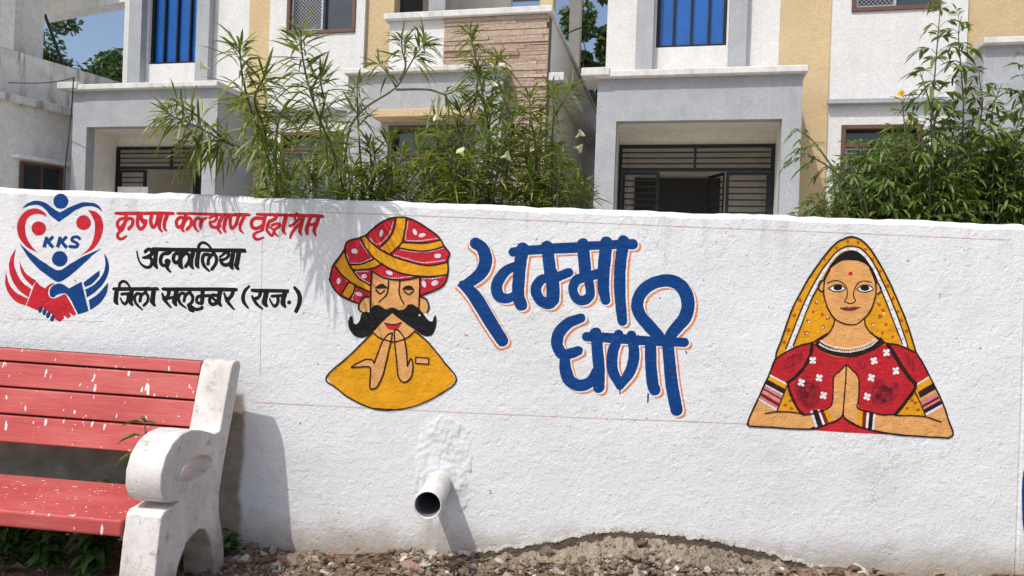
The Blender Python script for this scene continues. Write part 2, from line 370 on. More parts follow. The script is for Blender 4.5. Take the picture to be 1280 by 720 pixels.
# ------------------------------------------------------------------ ground
def ground():
    m = MB()
    xs = [-400, -60, -15, -6]+[-5+0.08*i for i in range(126)]+[6, 15, 60, 400]
    ys = [-400, -60, -10, 0, 1.2]+[1.6+0.06*i for i in range(31)]+[3.5]
    idx = {}
    for j, y in enumerate(ys):
        for i, x in enumerate(xs):
            near = max(0, 1-abs(y-3.0)/1.6) if abs(x) < 5.2 else 0
            z = -0.03+near*(0.035*noise.noise((x*2.2, y*2.2, 1))+0.018*noise.noise((x*8, y*8, 4)))
            z += 0.035*max(0, min(1, (y-2.9)/0.5))*(1 if abs(x) < 5.2 else 0) + 0.045*max(0, min(1, (-x-1.25)/0.25))*max(0, min(1, (y-2.4)/0.7))*(1 if abs(x) < 5.2 else 0)
            idx[i, j] = len(m.v); m.v.append(Vector((x, y, z)))
    for j in range(len(ys)-1):
        for i in range(len(xs)-1):
            m.f.append((idx[i, j], idx[i+1, j], idx[i+1, j+1], idx[i, j+1]))
    o = m.build('ground', M['soil'], None, True); o['kind'] = 'structure'
    rd = MB(); rd.add([(-400, -7, 0.03), (400, -7, 0.03), (400, 1.75, 0.03), (-400, 1.75, 0.03), (-400, 1.75, -0.1), (400, 1.75, -0.1)], [(0, 1, 2, 3), (4, 3, 2, 5)])  # pale road out of view, added to bounce fill light onto the wall
    o = rd.build('bounce_road', M['bounce_road']); o['kind'] = 'structure'
    y = MB(); y.add([(-400, 3.55, YARD), (400, 3.55, YARD), (400, 900, YARD), (-400, 900, YARD), (-400, 3.55, -0.5), (400, 3.55, -0.5)], [(0, 1, 2, 3), (4, 5, 1, 0)])
    o = y.build('yard', M['yard']); o['kind'] = 'structure'
ground()
# ------------------------------------------------------------------ boundary wall
WTOP = 1.63
wall = thing('boundary_wall', 'long low white rough-cast wall carrying the painted figures, emblem and lettering', 'wall', (0, WY+0.1, 0))
def build_wall():
    m = MB(); n = 300; x0, x1 = -7.0, 2.355
    # section of the wall: front foot, front shoulder, crown, back shoulder, back foot
    prof = [(0.0, -0.4), (0.0, 1.30), (0.0, WTOP-0.028), (0.010, WTOP-0.010), (0.03, WTOP), (0.17, WTOP), (0.195, WTOP-0.015), (0.2, WTOP-0.04), (0.2, -0.4)]
    for i in range(n+1):
        x = x0+(x1-x0)*i/n
        for k, (dy, z) in enumerate(prof):
            wz = 0.010*noise.noise((x*3, 0, 2))+0.006*noise.noise((x*14, k, 5)) if 2 <= k <= 7 else 0
            wy = 0.004*noise.noise((x*11, k*3.1, 9)) if k in (3, 4) else 0
            m.v.append(Vector((x, WY+dy+wy, z+wz)))
    q = len(prof)
    for i in range(n):
        for k in range(q-1):
            m.f.append((i*q+k, (i+1)*q+k, (i+1)*q+k+1, i*q+k+1))
    m.f.append(tuple(range(q))); m.f.append(tuple(n*q+k for k in reversed(range(q))))
    m.build('wall_body', M['wall'], wall)
build_wall()
# next length of wall beyond the joint at the right edge
w2 = MB().box(2.363, 7.0, WY+0.002, WY+0.2, -0.4, WTOP-0.004).build('wall_section', M['wall'])
tag(w2, 'next white wall length beyond the upright joint at the right edge of the photo', 'wall')
bevel(w2, 0.012)

class Z:
    """collects strokes and fills drawn in the coordinates of an enlarged part of the photo; unions them into one flat sheet of paint on the wall"""
    def __init__(s, bold=0.0): s.polys = []; s.bold = bold; s.view(0, 0, 1)
    def view(s, ox, oy, sc): s.o = (ox, oy, sc); return s
    def p(s, q): return (s.o[0]+q[0]/s.o[2], s.o[1]+q[1]/s.o[2])
    def poly(s, pts, sm=True, sharp=58):
        pts = [s.p(q) for q in pts]; n = len(pts)
        if sm:
            out = []
            def corner(i):
                a = Vector(pts[i])-Vector(pts[i-1]); b = Vector(pts[(i+1) % n])-Vector(pts[i])
                return a.length < 1e-6 or b.length < 1e-6 or abs(a.angle_signed(b)) > R_(sharp)
            cs = [corner(i) for i in range(n)]
            for i in range(n):
                b, c = pts[i], pts[(i+1) % n]
                a = b if cs[i] else pts[i-1]; d = c if cs[(i+1) % n] else pts[(i+2) % n]
                for k in range(4):
                    t = k/4
                    out.append(tuple(0.5*((2*B)+(-A+Cc)*t+(2*A-5*B+4*Cc-D)*t*t+(-A+3*B-3*Cc+D)*t**3) for A, B, Cc, D in zip(a, b, c, d)))
            pts = out
        s.polys.append(pts); return s
    def disc(s, x, y, r, ry=None, n=14, rot=0):
        x, y = s.p((x, y)); r /= s.o[2]; ry = r if ry is None else ry/s.o[2]
        cr, sr = math.cos(rot), math.sin(rot)
        s.polys.append([(x+r*math.cos(2*math.pi*k/n)*cr-ry*math.sin(2*math.pi*k/n)*sr, y+r*math.cos(2*math.pi*k/n)*sr+ry*math.sin(2*math.pi*k/n)*cr) for k in range(n)]); return s
    def rib(s, pts, w, cap=True, closed=False, n=4, off=(0, 0), grow=0):
        sc = s.o[2]; grow += s.bold
        q = [(*s.p(a), (a[2] if len(a) > 2 else w)/sc) for a in pts]
        q = [(a+off[0], b+off[1], c+grow) for a, b, c in q]
        q = spline(q, n)
        L, Rr = [], []
        for i, (x, y, ww) in enumerate(q):
            a = q[max(i-1, 0)]; b = q[min(i+1, len(q)-1)]
            dx, dy = b[0]-a[0], b[1]-a[1]; l = math.hypot(dx, dy) or 1
            nx, ny = -dy/l*ww/2, dx/l*ww/2
            L.append((x+nx, y+ny)); Rr.append((x-nx, y-ny))
        for i in range(len(q)-1):
            quad = [L[i], L[i+1], Rr[i+1], Rr[i]]
            s.polys += [[quad[0], quad[1], quad[2]], [quad[0], quad[2], quad[3]]]
        if cap:
            v = s.o; s.view(0, 0, 1)
            for e in (q[0], q[-1]): s.disc(e[0], e[1], e[2]/2)
            for i in range(1, len(q)-1):     # elbows
                a = Vector((q[i][0]-q[i-1][0], q[i][1]-q[i-1][1])); b = Vector((q[i+1][0]-q[i][0], q[i+1][1]-q[i][1]))
                if a.length > 1e-6 and b.length > 1e-6 and a.angle(b) > 0.35: s.disc(q[i][0], q[i][1], q[i][2]/2)
            s.o = v
        return s
    def dots(s, pts, step, r):
        q = spline(pts, 8); acc = 0
        for a, b in zip(q, q[1:]):
            l = math.hypot(b[0]-a[0], b[1]-a[1]); t = step-acc
            while t <= l:
                s.disc(a[0]+(b[0]-a[0])*t/l, a[1]+(b[1]-a[1])*t/l, r, n=6); t += step
            acc = (acc+l) % step
        return s
    def build(s, name, m, layer, parent):
        vs, fs = [], []
        for P in s.polys:
            ar = sum(p[0]*q[1]-p[1]*q[0] for p, q in zip(P, P[1:]+P[:1]))
            if abs(ar) < 1e-5: continue
            if ar < 0: P = P[::-1]
            b = len(vs); vs += [Vector(p) for p in P]; fs.append(list(range(b, b+len(P))))
        r = delaunay_2d_cdt(vs, [], fs, 0, 1e-4, True)
        cv, tri, orig = r[0], r[2], r[5]
        out = []
        boxes = [(min(p[0] for p in P), max(p[0] for p in P), min(p[1] for p in P), max(p[1] for p in P), P) for P in s.polys]
        def covered(x, y):
            for a, b, c_, d, P in boxes:
                if a <= x <= b and c_ <= y <= d:
                    c = False
                    for (ax, ay), (bx, by) in zip(P, P[1:]+P[:1]):
                        if (ay > y) != (by > y) and x < ax+(y-ay)/(by-ay)*(bx-ax): c = not c
                    if c: return True
            return False
        for t in tri:
            if covered(sum(cv[i].x for i in t)/3, sum(cv[i].y for i in t)/3): out.append(t)
        used = sorted({i for t in out for i in t}); mp = {i: k for k, i in enumerate(used)}
        y = WY-0.0006*layer
        ver = []
        for i in used:
            qx, qy = cv[i].x, cv[i].y; qv = Vector((qx*0.16, qy*0.16, 3.3)); fv = Vector((qx*0.5, qy*0.5, 9.1))
            x, z = ray(qx+0.42*noise.noise(qv)+0.2*noise.noise(fv), qy+0.42*noise.noise(qv+Vector((31, 7, 0)))+0.2*noise.noise(fv+Vector((11, 5, 0)))); ver.append((x*WY, y, CZ+z*WY))
        tr = []
        for t in out:
            t = [mp[i] for i in t]
            a, b, c = (ver[i] for i in t)
            cr = (b[0]-a[0])*(c[2]-a[2])-(b[2]-a[2])*(c[0]-a[0])     # normal must face the viewer (-y)
            if abs(cr) < 1e-12: continue
            tr.append(t if cr > 0 else t[::-1])
        return obj(name, ver, tr, m, parent)

# chalk guide lines
def chalk():
    z = Z(); z.rib([(398, 265), (560, 271), (800, 281), (1050, 291), (1262, 300)], 1.1, False)
    z.rib([(318, 503), (500, 512), (700, 521), (938, 530)], 1.1, False)
    z.rib([(328, 296), (326, 400), (325, 470)], 0.7, False)
    z.rib([(10, 398), (130, 402)], 0.5, False)
    z.build('chalk_line', M['p_chalk'], 1, wall)
chalk()

# ---- emblem of two joined hands and a heart
def emblem():
    z = Z().view(0, 230, 4)
    z.disc(304, 86, 38, 38, 24)
    z.poly([(112, 122), (135, 98), (180, 83), (230, 95), (270, 125), (298, 142), (340, 120), (400, 95), (450, 92), (490, 105), (515, 140), (480, 116), (430, 112), (380, 130), (330, 165), (295, 190), (255, 160), (225, 125), (190, 105), (150, 108)])
    z.poly([(97, 297), (130, 325), (180, 365), (240, 405), (293, 432), (350, 400), (420, 360), (508, 320), (460, 360), (390, 425), (340, 465), (293, 490), (240, 460), (190, 420), (140, 365)])
    z.disc(299, 374, 39, 39, 24)
    root = z.build('painted_emblem', M['p_blue'], 1, wall)
    root['label'] = 'red and blue emblem of a heart above two shaking hands'
    z = Z().view(0, 230, 4)
    z.poly([(235, 165), (220, 140), (180, 122), (130, 135), (95, 175), (85, 225), (100, 275), (135, 315), (187, 342), (150, 300), (128, 250), (127, 200), (145, 165), (180, 150), (210, 152)])
    z.build('heart_half', M['p_red'], 1, root); z = Z().view(0, 230, 4)
    z.poly([(440, 130), (480, 138), (508, 170), (516, 220), (500, 280), (465, 325), (402, 358), (440, 325), (465, 280), (475, 225), (468, 175)])
    z.build('heart_half', M['p_red'], 1, root)
    z = Z().view(0, 230, 4); z.disc(194, 222, 36, 36, 24); z.build('head_dot', M['p_red'], 1, root); z = Z().view(0, 230, 4); z.disc(418, 193, 37, 37, 24); z.build('head_dot', M['p_red'], 1, root)
    z = Z().view(0, 230, 4)
    z.poly([(97, 380), (112, 420), (135, 452), (180, 483), (163, 512), (130, 480), (105, 440)])
    z.poly([(80, 322), (70, 390), (82, 440), (112, 490), (157, 525), (143, 567), (95, 530), (60, 480), (45, 420), (52, 370)])
    z.poly([(30, 440), (38, 475), (55, 515), (92, 550), (141, 572), (128, 608), (75, 585), (40, 540), (25, 490)])
    z.poly([(180, 487), (202, 507), (225, 521), (250, 500), (276, 495), (250, 515), (241, 540), (248, 562), (268, 573), (300, 560), (325, 548), (352, 590), (381, 650), (368, 661), (345, 640), (355, 660), (340, 672), (318, 655), (320, 672), (300, 688), (280, 680), (262, 655), (205, 612), (190, 634), (132, 607)])
    z.build('red_hand', M['p_red'], 1, root)
    z = Z().view(0, 230, 4)
    z.poly([(252, 562), (248, 535), (262, 510), (290, 497), (320, 505), (345, 522), (408, 488), (443, 636), (390, 652), (352, 575), (325, 545), (290, 552), (268, 568)])
    for x, y in ((203, 628), (222, 640), (241, 655), (262, 671)): z.disc(x, y, 10, 17, 14, 0.3)
    z.poly([(418, 492), (498, 432), (494, 462), (460, 500), (424, 515)])
    z.poly([(520, 345), (540, 380), (545, 430), (522, 490), (482, 535), (434, 567), (427, 528), (475, 500), (515, 450), (527, 400)])
    z.poly([(540, 492), (535, 540), (505, 590), (452, 630), (443, 582), (495, 545)])
    z.build('blue_hand', M['p_blue'], 1, root)
    z = Z().view(0, 230, 4)
    z.rib([(234, 264), (221, 316)], 18, False); z.rib([(266, 262), (246, 282), (230, 292)], 15, False); z.rib([(240, 288), (266, 318)], 17, False)
    z.rib([(302, 264), (289, 316)], 18, False); z.rib([(334, 262), (314, 282), (298, 292)], 15, False); z.rib([(308, 288), (334, 318)], 17, False)
    z.rib([(399, 272), (385, 264), (365, 268), (360, 282), (378, 292), (390, 302), (380, 314), (350, 312)], 15)
    z.build('painted_letters', M['p_blue'], 2, root)
emblem()

# ---- small lettering
def red_line():
    z = Z(0.8).view(135, 250, 9)
    z.rib([(80, 138, 8), (115, 150, 32), (400, 150, 32), (700, 150, 30), (748, 158, 10)], 30, False)
    z.rib([(190, 205), (135, 215), (105, 265), (125, 315), (165, 285), (200, 230)], 30)                 # first letter: bowl
    z.rib([(207, 160), (195, 240), (165, 310), (125, 355)], 34, False)
    z.rib([(200, 235), (240, 205), (278, 225), (272, 280), (235, 325)], 32)
    z.rib([(165, 335, 20), (115, 375, 28), (112, 420, 30), (150, 438, 28), (205, 405, 20)], 28)
    z.rib([(340, 175), (330, 240), (338, 295), (370, 328), (412, 290), (428, 235)], 34)
    z.rib([(372, 160), (380, 215), (428, 240)], 34)
    z.rib([(350, 205, 22), (395, 255, 22)], 22)
    z.rib([(492, 165), (480, 230), (490, 285), (515, 305), (545, 260), (568, 165)], 34)
    z.rib([(608, 165), (580, 260), (580, 320, 28), (612, 362, 10)], 34, False)
    z.rib([(668, 165), (638, 250), (636, 320, 28), (668, 352, 10)], 36, False)
    z.rib([(770, 146, 8), (800, 152, 24), (1000, 155, 26), (1300, 165, 30), (1560, 166, 32), (1605, 178, 10)], 28, False)
    z.rib([(855, 205), (800, 200), (768, 250), (790, 305), (830, 285), (862, 220)], 32)
    z.rib([(875, 160), (850, 260), (835, 325, 28), (862, 360, 10)], 36, False)
    z.rib([(865, 235), (905, 200), (935, 225), (930, 285), (890, 330)], 32)
    z.rib([(1055, 225), (1005, 205), (970, 250), (978, 310, 26), (1018, 356, 10)], 32)
    z.rib([(1042, 320, 20), (1040, 270), (1062, 225), (1110, 200, 14)], 34)
    z.rib([(1140, 205, 24), (1195, 175), (1225, 200), (1195, 240), (1145, 245, 20)], 28)
    z.rib([(1150, 250), (1165, 295), (1215, 310), (1260, 290)], 32)
    z.view(270, 250, 9)
    z.rib([(85, 165), (40, 250), (25, 320, 32), (62, 382, 10)], 38, False)
    z.rib([(135, 165), (100, 250), (90, 325, 30), (112, 370, 10)], 36, False)
    z.rib([(172, 165), (158, 250), (168, 305), (192, 315), (228, 265), (255, 165)], 32)
    z.rib([(330, 165), (285, 250), (268, 325, 30), (312, 380, 8)], 34, False)
    z.rib([(445, 155, 12), (490, 160, 28), (800, 170, 30), (1170, 180, 34), (1200, 185, 30)], 30, False)
    z.rib([(515, 205), (440, 205), (398, 250), (415, 310), (460, 320), (520, 290)], 34)
    z.rib([(555, 165), (535, 260), (520, 345)], 36, False)
    z.rib([(520, 345, 16), (440, 375, 26), (425, 415, 28), (465, 442, 28), (535, 425, 12)], 26)
    z.rib([(690, 165), (660, 215), (600, 245), (580, 295)], 36)
    z.rib([(578, 295, 26), (575, 345, 26), (630, 400, 26), (665, 330, 26), (720, 285, 26), (690, 265, 26), (630, 285, 26)], 26)
    z.rib([(590, 300, 16), (640, 330, 20), (660, 370, 24), (705, 412, 8)], 22, False)
    z.rib([(795, 170), (765, 270), (755, 340, 34), (788, 392, 10)], 42, False)
    z.rib([(905, 150), (885, 185), (900, 230), (935, 215), (930, 170), (905, 150)], 22)
    z.rib([(920, 235), (870, 275), (832, 290)], 30)
    z.rib([(965, 245, 18), (890, 320, 32), (850, 385, 30), (832, 438, 14)], 30, False)
    z.rib([(985, 180), (960, 280), (945, 350, 34), (968, 404, 10)], 42, False)
    z.rib([(1068, 180), (1045, 250, 34), (1022, 325, 42), (1024, 375, 36)], 36)
    z.rib([(1035, 280), (1125, 268)], 30)
    z.rib([(1160, 180), (1125, 280), (1105, 350, 34), (1125, 408, 10)], 42, False)
    z.build('painted_red_lettering', M['p_red'], 1, wall)['label'] = 'top line of red hand-painted lettering'
def black_lines():
    z = Z(0.85).view(130, 300, 7.2)
    z.rib([(448, 70, 10), (475, 82, 30), (860, 90, 30), (1240, 95, 32), (1268, 98, 28)], 30, False)
    z.rib([(372, 105), (402, 82), (432, 100), (420, 135), (350, 160, 14)], 26)
    z.rib([(365, 160, 20), (410, 155), (432, 190), (420, 235), (380, 245, 22), (335, 215, 14), (308, 165, 10), (297, 100, 7)], 26)
    z.rib([(472, 80), (460, 200), (464, 225), (484, 258, 10)], 36, False)
    z.rib([(600, 95), (585, 118), (530, 128), (508, 180), (525, 225), (565, 225)], 26)
    z.disc(572, 192, 27); z.rib([(588, 190), (570, 235), (555, 235)], 24); z.rib([(555, 230), (575, 262, 22), (603, 292, 10)], 24, False)
    z.rib([(680, 125), (640, 125), (625, 170), (648, 208), (685, 175)], 26)
    z.rib([(700, 85), (688, 160), (688, 225), (712, 262, 10)], 38, False)
    z.rib([(700, 150), (738, 118), (768, 145), (765, 195), (735, 238)], 27)
    z.rib([(808, 85), (788, 170), (784, 225), (808, 262, 10)], 36, False)
    z.rib([(855, 85), (840, 170), (838, 225), (858, 256, 10)], 36, False)
    z.rib([(852, 90, 20), (850, 55, 22), (882, 25, 22), (930, 38, 18), (980, 90, 12)], 20, False)
    z.view(250, 300, 7.2)
    z.rib([(80, 130), (35, 135), (22, 190), (45, 240, 22), (85, 280, 10)], 25)
    z.rib([(72, 215), (82, 165), (125, 115)], 26)
    z.rib([(120, 118), (148, 160), (140, 215), (108, 262)], 26)
    z.rib([(180, 152, 16), (235, 112, 22), (258, 130), (235, 165), (185, 182, 20)], 24)
    z.rib([(185, 180), (205, 218), (250, 222), (285, 195)], 28)
    z.rib([(302, 95), (285, 190), (282, 235), (300, 266, 10)], 36, False)
    z.rib([(352, 95), (335, 190), (328, 235), (352, 270, 12)], 38, False)
    z.build('painted_black_lettering', M['p_black'], 1, wall)['label'] = 'middle line of black hand-painted lettering'
    z = Z(0.85).view(130, 300, 7.2)
    z.rib([(78, 428, 8), (108, 442, 28), (300, 440, 28), (470, 440, 28), (494, 434, 10)], 26, False)
    z.rib([(118, 445), (106, 520), (108, 555), (128, 584, 10)], 36, False)
    z.rib([(142, 435, 18), (140, 395, 20), (172, 372, 22), (208, 388, 18), (238, 434, 12)], 18, False)
    z.rib([(160, 488), (245, 482)], 22)
    z.rib([(218, 490), (212, 545), (188, 575, 22), (165, 558, 14), (146, 522, 8)], 24)
    z.rib([(252, 445), (240, 525), (240, 560), (262, 592, 10)], 36, False)
    z.rib([(338, 488), (298, 482), (275, 525), (295, 578, 20), (346, 628, 8)], 23)
    z.rib([(325, 550), (335, 500), (375, 468)], 24); z.rib([(375, 470), (396, 510), (390, 555), (358, 588)], 22)
    z.rib([(450, 445), (438, 525), (438, 560), (464, 596, 10)], 38, False)
    z.rib([(525, 430, 8), (560, 442, 28), (900, 442, 28), (1165, 446, 30), (1192, 450, 28)], 26, False)
    z.rib([(585, 455), (575, 505), (540, 528)], 28); z.rib([(524, 485, 14), (548, 540, 24), (605, 608, 10)], 24)
    z.rib([(550, 530), (640, 512)], 22)
    z.rib([(655, 445), (640, 525), (636, 560), (656, 598, 10)], 38, False)
    z.rib([(735, 488), (695, 480), (670, 522), (688, 572, 20), (740, 612, 8)], 23)
    z.rib([(720, 548), (735, 498), (775, 468)], 24); z.rib([(775, 470), (798, 510), (792, 555), (760, 588)], 23)
    z.rib([(765, 580), (820, 622), (872, 618), (884, 606)], 24); z.rib([(770, 590), (772, 622), (800, 638)], 26)
    z.rib([(888, 445), (884, 560)], 32); z.rib([(878, 500), (840, 515), (838, 560), (880, 572)], 24)
    z.rib([(880, 505), (945, 500)], 24)
    z.view(250, 300, 7.2)
    z.rib([(155, 500), (105, 500), (86, 545), (112, 580), (165, 562)], 26); z.rib([(105, 512), (160, 568)], 18)
    z.rib([(182, 450), (170, 525), (170, 560), (194, 600, 10)], 38, False)
    z.rib([(300, 450), (285, 500), (242, 545)], 30); z.rib([(218, 480, 14), (250, 556, 26), (308, 624, 10)], 26)
    z.rib([(440, 416, 18), (398, 470, 28), (390, 545, 28), (432, 610, 14)], 26)
    z.rib([(460, 440, 8), (492, 455, 28), (700, 457, 28), (802, 460, 28)], 26, False)
    z.rib([(545, 458), (532, 510), (485, 535)], 28); z.rib([(468, 505, 14), (500, 565, 24), (563, 622, 10)], 24)
    z.rib([(600, 460), (585, 530), (582, 570), (608, 602, 12)], 42, False)
    z.rib([(648, 505), (755, 498)], 22); z.rib([(700, 505), (700, 560), (672, 595, 24), (645, 568, 14), (628, 525, 9)], 25)
    z.rib([(768, 460), (750, 530), (748, 572), (774, 608, 12)], 40, False)
    z.disc(803, 562, 19)
    z.rib([(850, 428, 22), (890, 480, 32), (896, 560, 34), (865, 640, 30)], 30)
    z.build('painted_black_lettering', M['p_black'], 1, wall)['label'] = 'bottom line of black hand-painted lettering ending in brackets'
red_line(); black_lines()

# ---- large blue greeting with an orange drop shadow painted beside every stroke
def greeting():
    K = []       # (view, points, width)
    a, b, c = (560, 280, 4.2375), (680, 280, 6), (680, 380, 4.8)
    K += [(a, [(146, 102, 58), (182, 130, 62), (200, 190, 68), (180, 252, 64), (130, 298, 56), (80, 326, 40)], 60, 1),
          (a, [(78, 322, 44), (140, 380, 66), (220, 510, 66), (288, 618, 60)], 60, 1), (a, [(55, 326, 10), (90, 326, 50)], 20, 1)]
    K += [(a, [(345, 148, 46), (440, 138, 46), (680, 126, 50)], 48, 0), (b, [(0, 181, 60), (300, 166, 60), (560, 152, 66), (665, 152, 76)], 64, 0)]
    for v, x, y, r in ((a, 395, 130, 32), (a, 522, 120, 30), (b, 290, 148, 40), (b, 470, 138, 42), (b, 595, 128, 42)): K.append((v, [(x, y), (x+.5, y+14)], 2*r, 0))
    K += [(a, [(397, 130), (382, 210), (374, 300), (372, 380), (388, 428)], 62, 0),
          (a, [(372, 215, 40), (305, 250, 50), (258, 320, 58), (270, 380, 58), (315, 395, 46), (362, 372, 40)], 54, 0)]
    K += [(a, [(525, 120), (535, 200), (543, 270)], 62, 0), (a, [(548, 260), (556, 340), (555, 400)], 66, 0),
          (a, [(545, 285, 40), (490, 298, 50), (465, 350, 54), (490, 405, 54), (535, 420, 60), (555, 400, 60)], 50, 0),
          (a, [(560, 290), (625, 262), (640, 258)], 46, 0)]
    K += [(b, [(290, 150), (300, 250), (312, 380)], 86, 0),
          (b, [(320, 395, 66), (245, 420, 70), (216, 490, 66), (245, 560, 66), (300, 572, 70), (345, 530, 66), (338, 440, 66), (325, 400, 66)], 66, 0),
          (b, [(330, 395), (430, 365)], 70, 0), (b, [(467, 140, 90), (455, 260, 90), (445, 400, 84), (448, 500, 80), (462, 572, 66)], 84, 0)]
    K += [(b, [(597, 130, 84), (577, 260, 84), (567, 400, 84), (570, 540, 80), (580, 660, 74), (588, 728, 68)], 82, 0)]
    K += [(c, [(222, 84, 52), (150, 112, 62), (92, 170, 68), (78, 240, 68), (110, 300, 66), (160, 296, 60), (205, 280, 54)], 62, 0),
          (c, [(125, 320, 56), (128, 390, 68), (155, 460, 70), (215, 488, 68), (280, 465, 60), (318, 400, 56)], 66, 0),
          (c, [(312, 175), (322, 300), (330, 400), (328, 500)], 66, 0), (c, [(256, 195, 54), (420, 205, 56), (640, 222, 52), (842, 230, 52)], 54, 0)]
    for x, y, r in ((305, 174, 31), (448, 184, 28), (524, 188, 28)): K.append((c, [(x, y), (x, y+10)], 2*r, 0))
    K += [(c, [(440, 215, 54), (410, 300, 62), (412, 400, 62), (455, 485, 50)], 60, 0), (c, [(527, 200, 54), (540, 300, 62), (518, 400, 62), (455, 490, 46)], 60, 0), (c, [(455, 470, 60), (455, 514, 8)], 40, 0),
          (c, [(638, 230, 64), (642, 380, 66), (652, 480, 68), (664, 514, 66)], 66, 0), (c, [(742, 230, 66), (757, 400, 70), (772, 520, 72), (796, 635, 70)], 70, 0)]
    px = [(825, 425, 14), (822, 419, 14), (812, 408, 14.5), (801, 395, 14.5), (796.5, 383, 14.5), (799, 370, 14.5), (808, 359, 14.5), (821, 352.5, 14.5), (835, 350.5, 15), (848, 355, 15.5), (857, 366, 16), (860, 382, 16), (856, 397, 15.5), (847, 408, 14.5), (839, 418, 14), (836, 430, 14)]
    K.append(((0, 0, 1), px, 15, 0))
    bl, wh, og = Z(0.8), Z(0.8), Z(0.8)
    for v, pts, wd, left in K:
        for q, off, gr in ((bl, (0, 0), 0), (wh, (1.3, 1.0), 1.3), (og, (4.0, 3.2), 0.6)):
            q.view(*v).rib(pts, wd, True, n=4, off=off, grow=gr)
        if left: wh.rib(pts, wd, True, off=(-0.7, 1.4), grow=1.4); og.rib(pts, wd, True, off=(-1.2, 3.6), grow=2.8)
    bl.view(*c).rib([(455, 510), (456, 540)], 4, False).rib([(625, 535), (622, 590)], 5, False).rib([(850, 280), (856, 298)], 3, False)
    root = bl.build('painted_greeting', M['p_blue'], 3, wall); root['label'] = 'large blue greeting in two lines with orange edging'
    og.build('orange_edging', M['p_orange'], 1, root); wh.build('white_gap', M['p_white'], 2, root)
greeting()

